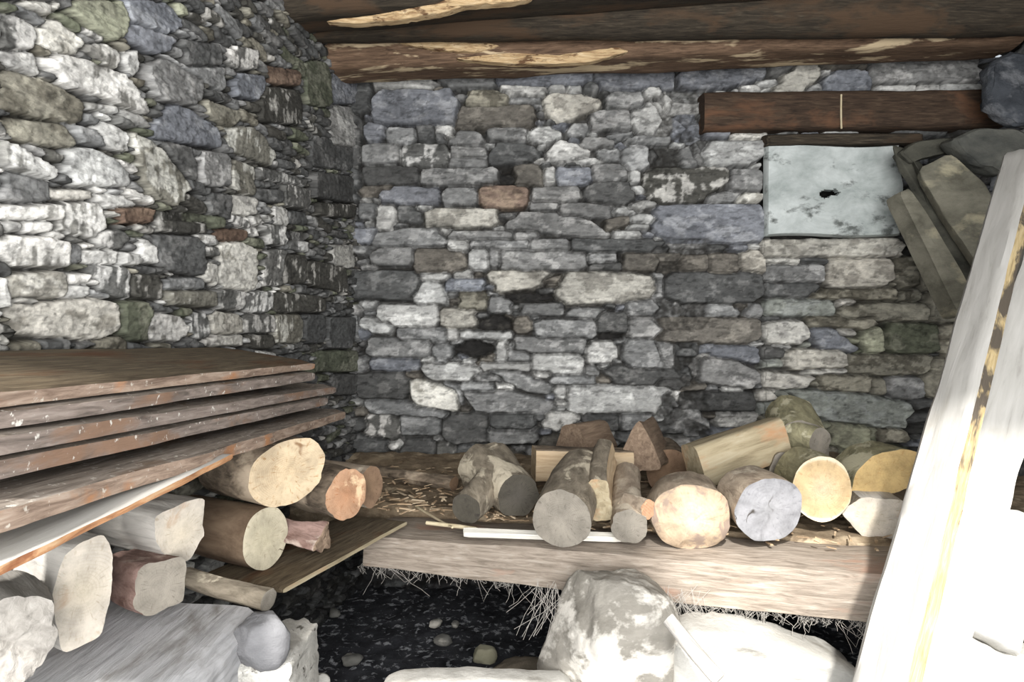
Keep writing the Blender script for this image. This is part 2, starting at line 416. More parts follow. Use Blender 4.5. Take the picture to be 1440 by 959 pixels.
def stone_wall(name, traced, u0, u1, v0, v1, res, place, fill_kind, seed, hole=None, fill=(.05, .022), relief=.02, tone=1.0, base_off=None, flip=False, jd=1.0, fs=1.0):
    rnd = random.Random(seed)
    nu, nv_ = int((u1 - u0) / res) + 1, int((v1 - v0) / res) + 1
    us = np.linspace(u0, u1, nu); vs = np.linspace(v0, v1, nv_)
    U, V = np.meshgrid(us, vs)
    # wander of the joints
    Uw = U + fbm(U * (22 * fs), V * (22 * fs), seed + 1, 3) * .009 / fs
    Vw = V + fbm(U * (18 * fs), V * (26 * fs), seed + 2, 3) * .009 / fs
    best = np.full(U.shape, 1.0); second = np.full(U.shape, 1.0); lab = np.zeros(U.shape, int) - 1
    info = []
    def add(kind, pts):
        i = len(info)
        px = [p[0] for p in pts]; py = [p[1] for p in pts]
        mgn = .05
        a0 = max(0, int((min(px) - mgn - u0) / res)); a1 = min(nu, int((max(px) + mgn - u0) / res) + 2)
        b0 = max(0, int((min(py) - mgn - v0) / res)); b1 = min(nv_, int((max(py) + mgn - v0) / res) + 2)
        if a1 <= a0 or b1 <= b0: return
        sl = (slice(b0, b1), slice(a0, a1))
        d = poly_sd(px, py, Uw[sl], Vw[sl])
        bs = best[sl]; ss = second[sl]
        nb = d < bs
        second[sl] = np.where(nb, bs, np.minimum(ss, d))
        lab[sl] = np.where(nb, i, lab[sl]); best[sl] = np.where(nb, d, bs)
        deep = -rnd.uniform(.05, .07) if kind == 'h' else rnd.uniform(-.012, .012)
        info.append((kind, np.mean(px), np.mean(py), deep, rnd.uniform(-.12, .12), rnd.uniform(-.16, .16), rnd.uniform(.86, 1.14), rnd.uniform(-.012, .012)))
    for k, pts in traced:
        if k == 'h' and len(pts) == 4 and max(p[0] for p in pts) - min(p[0] for p in pts) < .4:
            cx, cy = sum(p[0] for p in pts) / 4, sum(p[1] for p in pts) / 4
            ax_, ay_ = abs(pts[1][0] - pts[0][0]) / 2, abs(pts[2][1] - pts[1][1]) / 2
            pts = [(cx + ax_ * math.cos(a * .524) * rnd.uniform(.75, 1.1), cy + ay_ * math.sin(a * .524) * rnd.uniform(.7, 1.05)) for a in range(12)]
            add(k, pts)
        else: add(k, chop(pts, rnd))
    # small packing stones wherever nothing is traced
    fu, fv = fill
    for rounds, (mu, mv) in enumerate(((fu, fv), (fu * .55, fv * .6), (fu * .3, fv * .38))):
        for tries in range(60 if rounds == 0 else 40):
            free = np.argwhere(best > mv * 1.15)
            if len(free) < 30: break
            for j in range(max(1, min(30, len(free) // 300))):
                b, a = free[rnd.randrange(len(free))]
                if best[b, a] <= mv * 1.1: continue
                cu, cv = us[a], vs[b]
                hv = min(best[b, a], mv * rnd.uniform(1.0, 1.7)); hu = hv * rnd.uniform(1.5, max(1.8, mu / mv * 1.5))
                tl = rnd.uniform(-.15, .15)
                pts = [(cu - hu, cv - hv * rnd.uniform(.4, 1)), (cu + hu, cv - hv * rnd.uniform(.4, 1)), (cu + hu, cv + hv * rnd.uniform(.4, 1)), (cu - hu, cv + hv * rnd.uniform(.4, 1))]
                pts = [(x, y + (x - cu) * tl) for x, y in pts]
                add(fill_kind(cu, cv, rnd), chop(pts, rnd))
    gap = .0045 / fs
    ed = np.minimum((second - best) * .5, gap - best)
    kinds = [i[0] for i in info]
    arr = np.array([i[1:] for i in info])
    L = np.clip(lab, 0, None)
    A = arr[L]
    h = (A[..., 2] + (U - A[..., 0]) * A[..., 3] + (V - A[..., 1]) * A[..., 4]) * (1 if jd == 1 else .6)
    h = np.clip(h, -.075, .032)
    n_big = fbm(U * (14 * fs) + L * 3.1, V * (20 * fs) + L * 1.7, seed + 5, 4)
    n_bed = fbm(U * (9 * fs), V * (70 * fs) + L * 2.3, seed + 6, 3)
    n_fine = fbm(U * (75 * fs), V * (110 * fs), seed + 7, 3)
    crag = np.abs(fbm(U * (24 * fs) + L * 5.3, V * (36 * fs) + L * 2.1, seed + 9, 3))
    prof = sstep(0, .0075 / fs, ed)
    h = h + relief * (n_big * 1.1 + n_bed * .55 + n_fine * .38 - crag * .8)
    joint = -.052 * jd + .012 * jd * fbm(U * (60 * fs), V * (60 * fs), seed + 8, 3)
    joint = np.minimum(joint, h - .012)
    h = np.where(ed > 0, joint + (h - joint) * (0.25 + 0.75 * prof), joint)
    if base_off is not None: h = h + base_off(U, V)
    # the stones' own colours
    c1 = np.array([LIN[k][0] for k in kinds]); c2 = np.array([LIN[k][1] for k in kinds]); fr = np.array([LIN[k][2] for k in kinds])
    sp = fbm(U * (14 if fs > 1 else 20) + L * 7.7, V * (24 if fs > 1 else 30) + L * 4.1, seed + 11, 5, .6) + .5
    streak = fbm(U * (46 * fs), V * (5 * fs), seed + 12, 3) + .5
    isv = np.array([k in 'vxuw' for k in kinds])[L]
    sp = np.where(isv, sp * .65 + streak * .35, sp)
    th = 0.5 + (0.5 - fr[L]) * .5
    m = sstep(th - .045, th + .045, sp)[..., None]
    c = c1[L] * (1 - m) + c2[L] * m
    c = c * A[..., 5][..., None]
    c = c * (1 + 1.0 * fbm(U * (45 * fs), V * (75 * fs), seed + 14, 5, .7))[..., None]
    c = c * (1 + .7 * fbm(U * (9 * fs) + L * 1.9, V * (13 * fs) + L * 2.9, seed + 18, 3))[..., None]
    c = c * np.where(fbm(U * (30 * fs) + V * (8 * fs), V * (95 * fs), seed + 19, 3) > .17, .62, 1.0)[..., None]
    c = c * np.stack([1 + A[..., 6], np.ones(U.shape), 1 - A[..., 6]], -1)
    dirt = np.array(srgb((34, 32, 29)))
    jm = (1 - sstep(-.002 / fs, .006 / fs, ed + .006 / fs * fbm(U * (90 * fs), V * (90 * fs), seed + 15, 2)))[..., None]
    c = c * (1 - jm * .88) + dirt * jm * .88
    c = np.clip(c * tone, .004, .92)
    X, Y, Z = place(U, V, h)
    verts = np.stack([X, Y, Z], -1).reshape(-1, 3)
    idx = np.arange(nu * nv_).reshape(nv_, nu)
    q = np.stack([idx[:-1, :-1], idx[:-1, 1:], idx[1:, 1:], idx[1:, :-1]], -1).reshape(-1, 4)
    if flip: q = q[:, ::-1].copy()
    if hole is not None:
        hm = hole(U, V)
        keep = ~(hm.reshape(-1)[q].all(1))
        q = q[keep]
    me = bpy.data.meshes.new(name)
    me.vertices.add(len(verts)); me.vertices.foreach_set('co', verts.astype(np.float32).ravel())
    me.loops.add(q.size); me.loops.foreach_set('vertex_index', q.astype(np.int32).ravel())
    me.polygons.add(len(q)); me.polygons.foreach_set('loop_start', np.arange(0, q.size, 4, dtype=np.int32))
    me.polygons.foreach_set('use_smooth', np.ones(len(q), bool))
    me.update(calc_edges=True); me.validate()
    at = me.attributes.new('stone', 'FLOAT_COLOR', 'POINT')
    cc = np.concatenate([c, np.ones(c.shape[:2] + (1,))], -1).reshape(-1, 4)
    at.data.foreach_set('color', cc.astype(np.float32).ravel())
    me.materials.append(WALLMAT)
    o = bpy.data.objects.new(name, me); COL.objects.link(o)
    o['kind'] = 'structure'
    return o

WALLMAT = stone_wall_material()
YB = 2.6
def to_back(p): return ((p[0] - CX) / F * YB, H - (p[1] - HY) / F * YB)
back_tr = [(k, [to_back(p) for p in pts]) for k, pts in tiles(BACK)] + [(k, [to_back(p) for p in pts]) for k, pts in tiles(NICHE)]
def back_fill(u, v, r):
    if v < .40: return r.choice('ssskd')
    if u > 1.42: return r.choice('ddkb')
    if u > .92 and v < 1.28: return r.choice('qeqym')
    return r.choice('gglldnb')
NX0, NZ1 = (1078 - CX) / F * YB, H - (330 - HY) / F * YB
def back_off(U, V):
    return -.02 * sstep(NX0 - .004, NX0 + .004, U) * sstep(H - (205 - HY) / F * YB + .01, H - (205 - HY) / F * YB - .01, V)
stone_wall('wall_back', back_tr, -.66, 1.80, -.03, 2.16, .0043, lambda U, V, h: (U, YB - h, V), back_fill, 11, base_off=back_off)

# left wall: runs from the back corner towards the viewer, opening outwards a little
LD = Vector((-.13, -1.0)).normalized(); LN = Vector((-LD.y, LD.x))     # along the wall / out of it into the room
if LN.x < 0: LN = -LN
L0 = Vector((-.572, 2.6))
def to_left(p):
    Y = .91 / (.13 - (p[0] - CX) / F)
    return ((2.6 - Y) / -LD.y, H - (p[1] - HY) / F * Y)
left_tr = [(k, [to_left(p) for p in pts]) for k, pts in tiles(LEFT)]
def left_fill(u, v, r):
    if v < .5: return r.choice('gdlw' if u > .9 else 'sskd')
    if u < .55: return r.choice('dudmgd')
    if v > 1.25 and u < 1.1: return r.choice('gquddg')
    return r.choice('dquxgdmw')
stone_wall('wall_left', left_tr, -.06, 1.95, -.03, 2.16, .0032,
           lambda U, V, h: (L0.x + LD.x * U + LN.x * h, L0.y + LD.y * U + LN.y * h, V), left_fill, 23, fill=(.03, .013), relief=.0065, flip=True, jd=.5, fs=1.9)

stone_wall('wall_right', [], 0, 2.2, -.03, 2.16, .008, lambda U, V, h: (1.76 - h, 2.62 - U, V), lambda u, v, r: r.choice('bgdkd'), 31, fill=(.11, .05))
# ------------------------------------------------------------------ builders
def grid_quads(nu, nv, off=0, flip=False, wrap=False):
    out = []
    for j in range(nv - 1):
        for i in range(nu - 1 if not wrap else nu):
            a, b = off + j * nu + i, off + j * nu + (i + 1) % nu
            c, d = b + nu, a + nu
            out.append((a, b, c, d) if not flip else (d, c, b, a))
    return out

def plank(name, A, B, C, D, th, mat, label, cat, group=None, seed=0, edge=.004, rough=.0015, back=None, na=60, nb=9, bow=0.0, edge_mat=None, edge_side=1, edge_name='split_edge', end_rag=.003, end_mat=None, taper=0.0):
    """A-D run along one long edge, B-C along the other (A,B = one end; D,C = far end); the face looks at `back` reversed"""
    A, B, C, D = map(Vector, (A, B, C, D))
    ax = ((D - A) + (C - B)).normalized(); w = ((B - A) + (C - D)).normalized()
    nrm = ax.cross(w).normalized()
    if back is not None and nrm.dot(Vector(back)) < 0: nrm = -nrm
    if back is None and nrm.y < 0: nrm = -nrm
    ln = (D - A).length; wd = (B - A).length
    e0 = fbm(np.linspace(0, ln * 7, na), np.zeros(na) + seed, seed + 1, 4) * 2 * edge
    e1 = fbm(np.linspace(0, ln * 7, na), np.zeros(na) + seed + 9, seed + 2, 4) * 2 * edge
    bw = fbm(np.linspace(0, ln * 3, na), np.zeros(na) + seed, seed + 3, 2) * 2
    r0 = fbm(np.linspace(0, 9, nb), np.zeros(nb), seed + 4, 3) * 2 * end_rag
    r1 = fbm(np.linspace(0, 9, nb), np.zeros(nb), seed + 5, 3) * 2 * end_rag
    top, bot = [], []
    for i in range(na):
        t = i / (na - 1)
        for j in range(nb):
            s = j / (nb - 1)
            p = (A * (1 - t) + D * t) * (1 - s) + (B * (1 - t) + C * t) * s
            p = p - w * e0[i] * (1 - s) + w * e1[i] * s + ax * (r0[j] * (1 - t) + r1[j] * t)
            p = p + nrm * bow * (bw[i] * 1.0)
            k = float(fbm(np.array([t * ln * 6]), np.array([s * wd * 40 + seed]), seed + 6, 3)[0]) * 2 * rough
            rd = (.18 * th if j in (0, nb - 1) else 0) + (.12 * th if i in (0, na - 1) else 0)
            tt = th * (1 - taper * t)
            top.append(p + nrm * (k + rd)); bot.append(p + nrm * (tt - rd))
    V = top + bot; n = na * nb
    f_top = grid_quads(nb, na); f_bot = grid_quads(nb, na, n, True)
    sideA = [(i * nb, (i + 1) * nb, n + (i + 1) * nb, n + i * nb) for i in range(na - 1)]
    sideB = [((i + 1) * nb + nb - 1, i * nb + nb - 1, n + i * nb + nb - 1, n + (i + 1) * nb + nb - 1) for i in range(na - 1)]
    e_0 = [(j + 1, j, n + j, n + j + 1) for j in range(nb - 1)]
    e_1 = [((na - 1) * nb + j, (na - 1) * nb + j + 1, n + (na - 1) * nb + j + 1, n + (na - 1) * nb + j) for j in range(nb - 1)]
    base = (A + B) * .5
    M = frame(base, ax, -nrm)
    if edge_mat is None and end_mat is None:
        o = mesh_obj(name, V, f_top + f_bot + sideA + sideB + e_0 + e_1, mat, matrix=M)
        return tag(o, label, cat, group)
    root = empty(name, M, label, cat, group)
    def part(nm, faces, m):
        used = sorted({i for f in faces for i in f}); mp = {v: k for k, v in enumerate(used)}
        return mesh_obj(nm, [V[i] for i in used], [[mp[i] for i in f] for f in faces], m, parent=root, matrix=M)
    main = f_top + f_bot
    if edge_mat is not None:
        es = sideB if edge_side else sideA
        main = main + (sideA if edge_side else sideB)
        part(edge_name, es, edge_mat)
    else: main = main + sideA + sideB
    if end_mat is not None: part('sawn_end', e_0 + e_1, end_mat)
    else: main = main + e_0 + e_1
    part('plank_body', main, mat)
    return root

def circle(r, n=40, sq=1.0, seed=0, lump=.06, ry=None):
    out = []
    for i in range(n):
        a = 2 * math.pi * i / n
        k = 1 + lump * 2 * float(fbm(np.array([math.cos(a) * 1.3 + 5]), np.array([math.sin(a) * 1.3 + 5]), seed, 3)[0])
        out.append((math.cos(a) * r * k, math.sin(a) * (ry or r) * k, 0))
    return out
def wedge(pts, n=10):
    """pts: (y, z, flag) corners; flag 0 bark, 1 split wood for the side that starts there"""
    out = []
    for i in range(len(pts)):
        y0, z0, f = pts[i]; y1, z1, _ = pts[(i + 1) % len(pts)]
        for k in range(n): out.append((y0 + (y1 - y0) * k / n, z0 + (z1 - z0) * k / n, f))
    m = len(out)
    for _ in range(3):          # worn corners
        out = [(out[i][0] * .5 + (out[i - 1][0] + out[(i + 1) % m][0]) * .25, out[i][1] * .5 + (out[i - 1][1] + out[(i + 1) % m][1]) * .25, out[i][2]) for i in range(m)]
    return out

def loft(P0, axis, L, sect, seed, nl, rough, taper, bend, skew=(0, 0), flare=0.0):
    M = frame(P0, axis, (0, 0, 1))
    ax = Vector(axis).normalized(); ey = ax.cross(Vector((0, 0, 1))).normalized(); ez = ey.cross(ax)
    V = []
    ns = len(sect)
    for i in range(nl):
        t = i / (nl - 1)
        sc_ = 1 - taper * t + flare * (1 - t) ** 4
        by = bend * math.sin(t * 2.2 + seed) - bend * math.sin(seed)
        for k, (y, z, f) in enumerate(sect):
            r = math.hypot(y, z) + 1e-6
            a = math.atan2(z, y)
            nz = float(fbm(np.array([math.cos(a) * 2.2 + t * L * 9 + seed]), np.array([math.sin(a) * 2.2 + seed * 1.3 + t * L * 3]), seed, 4)[0]) * 2
            q = sc_ * (1 + rough * nz / max(r, .02))
            sk = (y * skew[0] + z * skew[1]) * (1 - t)
            V.append(Vector(P0) + ax * (t * L + sk) + ey * (y * q + by) + ez * (z * q))
    return M, V, ns

def log(name, label, P0, axis, L, sect, bark_m, face_m, seed=1, split_m=None, rough=.006, taper=.05, bend=.01, group='split logs and rounds drying in the shelter',
        cat='log', nl=22, skew=(0, 0), cap_rough=.002, stubs=(), flare=0.0, far_m=None, dome=0.0):
    """a piece of firewood as a thing: bark, split faces and sawn ends are its parts"""
    M, V, ns = loft(P0, axis, L, sect, seed, nl, rough, taper, bend, skew, flare)
    root = empty(name, M, label, cat, group)
    def sub(nm, faces, m, verts=V):
        used = sorted({i for f in faces for i in f}); mp = {v: k for k, v in enumerate(used)}
        return mesh_obj(nm, [verts[i] for i in used], [[mp[i] for i in f] for f in faces], m, parent=root, matrix=M, sharp=40)
    fb, fs = [], []
    for j in range(nl - 1):
        for k in range(ns):
            a, b = j * ns + k, j * ns + (k + 1) % ns
            (fs if sect[k][2] else fb).append((a, b, b + ns, a + ns))
    if fb: sub('bark', fb, bark_m)
    if fs: sub('split_face', fs, split_m or face_m)
    ax = Vector(axis).normalized()
    def cap(row, flip, mat, nm):
        ring = V[row * ns:(row + 1) * ns]
        c = sum(ring, Vector()) / ns
        vs = [c - ax * (dome if row == 0 else 0)]; rr = [.25, .5, .75, .93, 1.0]
        for f in rr:
            for k in range(ns):
                p = c + (ring[k] - c) * f
                if dome and row == 0: p = p - ax * dome * (1 - f ** 2.5)
                if f < 1: p = p + ax * cap_rough * 2 * float(fbm(np.array([p.x * 60]), np.array([p.z * 60 + p.y * 45]), seed + 3, 3)[0])
                vs.append(p)
        fs_ = [(0, 1 + (k + 1) % ns, 1 + k) for k in range(ns)]
        for q in range(len(rr) - 1):
            for k in range(ns):
                a, b = 1 + q * ns + k, 1 + q * ns + (k + 1) % ns
                fs_.append((a, b, b + ns, a + ns))
        if flip: fs_ = [f[::-1] for f in fs_]
        mesh_obj(nm, vs, fs_, mat, parent=root, matrix=M, sharp=50)
    cap(0, False, face_m, 'sawn_end'); cap(nl - 1, True, far_m or face_m, 'sawn_end')
    for (sp, sax, sl, sr, bm, fm) in stubs:
        M2, V2, n2 = loft(sp, sax, sl, circle(sr, 26, seed=seed + 7), seed + 7, 8, .004, -.25, 0)
        fc = []
        for j in range(7):
            for k in range(n2):
                a, b = j * n2 + k, j * n2 + (k + 1) % n2
                fc.append((a, b, b + n2, a + n2))
        br = mesh_obj('branch_stub', V2, fc, bm, parent=root, matrix=M, sharp=40)
        c = sum(V2[:n2], Vector()) / n2
        vs = [c] + V2[:n2]
        e = mesh_obj('sawn_end', vs, [(0, 1 + (k + 1) % n2, 1 + k) for k in range(n2)], fm, matrix=M)
        e.parent = br; e.matrix_world = Matrix.Identity(4); e.matrix_parent_inverse = Matrix.Identity(4); e.matrix_basis = Matrix.Identity(4)
    return root

def slab(name, pts, Y, th, mat, label, cat, group=None, seed=0, rough=.006, bev=.012, drop=(0, 0, 0), nsub=6, fine=30):
    """outline (pixels, depth) -> a real slab with thickness; Y one depth or one per corner"""
    Ys = Y if isinstance(Y, (list, tuple)) else [Y] * len(pts)
    W = [P(p[0], p[1], y) for p, y in zip(pts, Ys)]
    return slab3(name, W, th, mat, label, cat, group, seed, rough, bev, drop, nsub, fine)
def slab3(name, W, th, mat, label, cat, group=None, seed=0, rough=.006, bev=.012, drop=(0, 0, 0), nsub=6, fine=30, kind=None):
    c = sum(W, Vector()) / len(W)
    nr = Vector()
    for i in range(len(W)): nr += (W[i] - c).cross(W[(i + 1) % len(W)] - c)
    nr.normalize()
    if nr.dot(c - Vector((0, 0, H))) < 0: nr = -nr           # away from the viewer
    tv = nr * th + Vector(drop)
    ring = []
    for i in range(len(W)):
        a, b = W[i], W[(i + 1) % len(W)]
        for k in range(nsub): ring.append(a.lerp(b, k / nsub))
    # relax the corners a little
    n = len(ring)
    ring = [ring[i] * .5 + (ring[i - 1] + ring[(i + 1) % n]) * .25 for i in range(n)]
    layers = []
    R = sum((p - c).length for p in ring) / n
    for f in (.0001, .12, .25, .38, .5, .62, .74, .84, .92): layers.append([c + (p - c) * f for p in ring])
    layers.append([c + (p - c) * (1 - bev * .45 / R) + nr * bev * .1 for p in ring])
    layers.append([p + nr * bev * .5 + (p - c) * 0 for p in ring])
    for f in (.25, .5, .75): layers.append([p + (tv * f) + (nr * bev * .5 * (1 - f)) for p in ring])
    layers.append([c + (p - c) * (1 - bev * .3 / R) + tv for p in ring])
    layers.append([c + (p - c) * .5 + tv for p in ring])
    layers.append([c + (p - c) * .0001 + tv for p in ring])
    V = []
    for li, l in enumerate(layers):
        for p in l:
            d = (p - c).normalized()
            k = float(fbm(np.array([p.x * fine * .35 + p.y * 7]), np.array([p.z * fine * .35 + p.y * 5]), seed, 4)[0]) * 2
            k2 = float(fbm(np.array([p.x * fine + p.y * 21]), np.array([p.z * fine - p.y * 17]), seed + 2, 3)[0])
            face = 1.0 if li < 9 else .5
            V.append(p + nr * rough * (k + k2) * face + d * rough * k2 * (0 if li < 7 else 1.2))
    Fs = grid_quads(n, len(layers), 0, False, True)
    M = Matrix.Translation(c)
    o = mesh_obj(name, V, Fs, mat, matrix=M, sharp=50)
    if kind: o['kind'] = kind; return o
    return tag(o, label, cat, group)

def boulder(name, c, dims, mat, label, cat, seed, rough=.12, sq=.6, rot=0.0, chips=10, group=None, sub=(64, 40), fine=1.0):
    rnd = random.Random(seed)
    planes = []
    for i in range(chips):
        d = Vector((rnd.gauss(0, 1), rnd.gauss(0, 1), rnd.gauss(0, .8))).normalized()
        planes.append((d, rnd.uniform(.80, .97)))
    V = []
    nu, nv_ = sub
    for j in range(nv_):
        ph = math.pi * j / (nv_ - 1) - math.pi / 2
        for i in range(nu):
            th = 2 * math.pi * i / nu
            def e(v, p): return math.copysign(abs(v) ** p, v)
            q = Vector((e(math.cos(ph), sq) * e(math.cos(th), sq), e(math.cos(ph), sq) * e(math.sin(th), sq), e(math.sin(ph), sq)))
            for d, k in planes:
                s = q.dot(d) - k
                if s > 0: q -= d * s * .9
            nz = float(fbm(np.array([q.x * 1.8 + q.z * .9 + seed]), np.array([q.y * 1.8 - q.z * 1.3 + seed]), seed, 4)[0]) * 2 * rough
            nf = float(fbm(np.array([q.x * 7 * fine + q.z * 4]), np.array([q.y * 7 * fine - q.z * 6 + 3]), seed + 5, 4)[0]) * rough * .55
            q *= 1 + nz + nf
            V.append(Vector((q.x * dims[0], q.y * dims[1], q.z * dims[2])))
    Rm = Matrix.Rotation(rot, 4, 'Z')
    M = Matrix.Translation(Vector(c)) @ Rm
    V = [M @ v for v in V]
    o = mesh_obj(name, V, grid_quads(nu, nv_, 0, False, True), mat, matrix=M, sharp=45)
    return tag(o, label, cat, group)
# ------------------------------------------------------------------ palette
K = (0, 0, 0, 1)
beam_dark = wood('smoked_timber', [(0.3, S(32, 29, 25)), (0.55, S(62, 55, 46)), (0.75, S(88, 80, 68))], patch=S(78, 62, 48), patch_lo=.5, patch_hi=.62, across=10)
beam_torn = wood('torn_wall_plate', [(0.3, S(62, 48, 38)), (0.6, S(116, 94, 76)), (0.8, S(142, 122, 104))], patch=S(204, 184, 152), patch_lo=.56, patch_hi=.61, patch_scale=3.2, pstretch=3.5)
beam_lint = wood('dark_lintel_oak', [(0.3, S(40, 32, 27)), (0.55, S(72, 58, 47)), (0.8, S(96, 82, 68))], patch=S(102, 74, 56), patch_lo=.52, patch_hi=.66)
torn_pale = wood('pale_torn_fibre', [(0.3, S(132, 104, 76)), (0.5, S(190, 164, 126)), (0.75, S(220, 200, 166))], patch=S(104, 78, 56), patch_lo=.54, patch_hi=.6, patch_scale=12)
plank_grey = wood('grey_weathered_plank', [(0.3, S(98, 90, 82)), (0.55, S(146, 136, 126)), (0.8, S(176, 168, 160))], patch=S(112, 88, 68), patch_lo=.55, patch_hi=.7, speck=S(196, 190, 180))
plank_top = wood('dirty_brown_plank', [(0.3, S(62, 52, 40)), (0.6, S(104, 92, 74)), (0.8, S(134, 122, 102))], patch=S(92, 62, 40), patch_lo=.5, patch_hi=.66)
edge_brown = wood('brown_waney_edge', [(0.28, S(104, 86, 74)), (0.55, S(162, 142, 126)), (0.8, S(192, 178, 164))], patch=S(176, 126, 88), patch_lo=.54, patch_hi=.64, patch_scale=5, speck=S(196, 188, 176))
edge_dusk = wood('dusky_waney_edge', [(0.28, S(84, 76, 70)), (0.55, S(138, 126, 118)), (0.8, S(168, 158, 150))], patch=S(136, 110, 92), patch_lo=.54, patch_hi=.64, patch_scale=5, speck=S(206, 202, 194))
edge_orange = wood('orange_split_edge', [(0.28, S(140, 98, 70)), (0.5, S(196, 148, 108)), (0.75, S(218, 190, 154))], patch=S(150, 100, 70), patch_lo=.52, patch_hi=.6, patch_scale=9)
board_pale = wood('pale_silvered_board', [(0.22, S(138, 135, 130)), (0.42, S(172, 170, 165)), (0.8, S(190, 188, 184))], patch=S(166, 162, 154), patch_lo=.58, patch_hi=.76, grain=5, bumpd=.002)
edge_yellow = wood('fresh_yellow_edge', [(0.25, S(120, 106, 84)), (0.5, S(190, 168, 124)), (0.8, S(214, 200, 166))], patch=S(92, 84, 74), patch_lo=.52, patch_hi=.58, patch_scale=5)
shelf_beam = wood('dusty_shelf_timber', [(0.28, S(104, 94, 84)), (0.55, S(150, 139, 127)), (0.8, S(176, 168, 158))], patch=S(152, 126, 110), patch_lo=.58, patch_hi=.68)
sill_grey = wood('grey_sill_timber', [(0.25, S(140, 140, 141)), (0.5, S(178, 178, 180)), (0.8, S(198, 198, 200))], patch=S(120, 116, 110), patch_lo=.56, patch_hi=.7, grain=10)
split_pale = wood('pale_split_wood', [(0.25, S(150, 124, 96)), (0.5, S(190, 168, 138)), (0.8, S(208, 190, 164))], grain=8)
split_olive = wood('aged_split_wood', [(0.25, S(120, 108, 86)), (0.5, S(158, 146, 120)), (0.8, S(178, 168, 146))], patch=S(168, 132, 100), patch_lo=.56, patch_hi=.68, grain=7)
split_brown = wood('brown_split_wood', [(0.25, S(84, 70, 58)), (0.5, S(124, 106, 90)), (0.8, S(156, 138, 118))], grain=9)
split_white = wood('whitish_split_wood', [(0.25, S(142, 138, 134)), (0.5, S(186, 182, 176)), (0.8, S(204, 200, 194))], grain=8)
split_dimmed = wood('dimmed_split_wood', [(0.25, S(110, 106, 100)), (0.5, S(142, 138, 132)), (0.8, S(164, 160, 154))], grain=8)  # whitish split wood darkened to offset the close low fill lamp
bark_brown = bark('brown_bark', S(66, 58, 49), S(142, 127, 110), patch=S(176, 160, 140), plo=.53, phi=.62)
bark_smooth = bark('smooth_brown_bark', S(84, 68, 54), S(122, 104, 86), scale=12, bumpd=.003)
bark_grey = bark('grey_bark', S(96, 88, 76), S(150, 140, 124), patch=S(196, 186, 166), plo=.55, phi=.60)
bark_moss = bark('mossy_bark', S(124, 120, 96), S(176, 170, 138), patch=S(212, 206, 178), plo=.52, phi=.58)
bark_red = bark('flaking_reddish_bark', S(92, 70, 62), S(150, 126, 118), patch=S(186, 172, 160), plo=.55, phi=.64)
bark_pale = bark('dusty_pale_bark', S(126, 112, 98), S(170, 156, 138), patch=S(196, 184, 166), plo=.52, phi=.6)
end_cream = sawn('cream_sawn_end', S(198, 178, 148), S(196, 178, 150), S(160, 128, 90), 120, crack=S(120, 92, 66))
end_check = sawn('bleached_sawn_end', S(188, 180, 156), S(190, 182, 160), S(160, 150, 128), 110, crack=S(90, 82, 68), stain=S(132, 122, 104), slo=.6, shi=.66)
end_orange = sawn('orange_sawn_end', S(174, 132, 102), S(178, 142, 114), S(150, 98, 62), 100, stain=S(212, 184, 150), slo=.58, shi=.66)
end_grey = sawn('grey_weathered_end', S(142, 136, 126), S(136, 130, 120), S(108, 102, 94), 120)
end_dark = sawn('dark_weathered_end', S(84, 80, 74), S(78, 74, 66), S(56, 52, 48), 120)
end_white = sawn('whitish_sawn_end', S(196, 186, 168), S(192, 184, 172), S(168, 158, 142), 90, stain=S(166, 140, 116), slo=.62, shi=.74)
end_blue = sawn('silver_grey_end', S(140, 140, 142), S(136, 136, 139), S(116, 116, 120), 70, crack=S(60, 56, 52))
end_yellow = sawn('fresh_yellow_end', S(200, 182, 154), S(194, 170, 132), S(174, 146, 108), 90, rim=(.066, S(222, 208, 182)))
end_amber = sawn('amber_yellow_end', S(208, 180, 126), S(204, 176, 124), S(186, 150, 98), 80)
end_brown = sawn('brown_weathered_end', S(138, 114, 92), S(132, 108, 88), S(104, 82, 64), 110)
rock_grey = rock('grey_field_stone', S(96, 96, 92), S(146, 144, 138), patch=S(186, 182, 172), plo=.55, phi=.64)
rock_dark = rock('dark_field_stone', S(58, 60, 58), S(98, 98, 92), patch=S(122, 120, 108), plo=.58, phi=.68)
rock_slab = rock('greenish_flagstone', S(84, 82, 72), S(130, 127, 114), patch=S(156, 150, 128), plo=.58, phi=.7)
rock_side = rock('dark_cap_and_shaded_side', S(52, 52, 47), S(88, 87, 78))  # dark cap stone; also the strip painting the large slab's shaded side
rock_white = rock('lime_washed_stone', S(168, 166, 160), S(202, 200, 194), patch=S(146, 142, 134), plo=.58, phi=.68)
rubble_white = rock('limewashed_rubble', S(150, 148, 142), S(206, 204, 198), patch=S(84, 80, 74), plo=.60, phi=.66, scale=20, pscale=26, bumpd=.015)
rock_lime = rock('stone_with_old_limewash', S(112, 108, 100), S(150, 146, 138), patch=S(198, 194, 186), plo=.47, phi=.55, scale=8, pscale=9)
soil = rock('dusty_earth', S(88, 74, 58), S(150, 134, 112), patch=S(176, 160, 136), plo=.55, phi=.66, scale=16, pscale=14)
twig_mat = bark('dry_twig', S(112, 92, 70), S(168, 148, 122))
straw_mat = bark('pale_straw', S(176, 160, 128), S(210, 198, 170))
web_mat, wt, wb = nt('dusty_cobweb')
wb.inputs['Base Color'].default_value = S(160, 156, 150); wb.inputs['Roughness'].default_value = 1

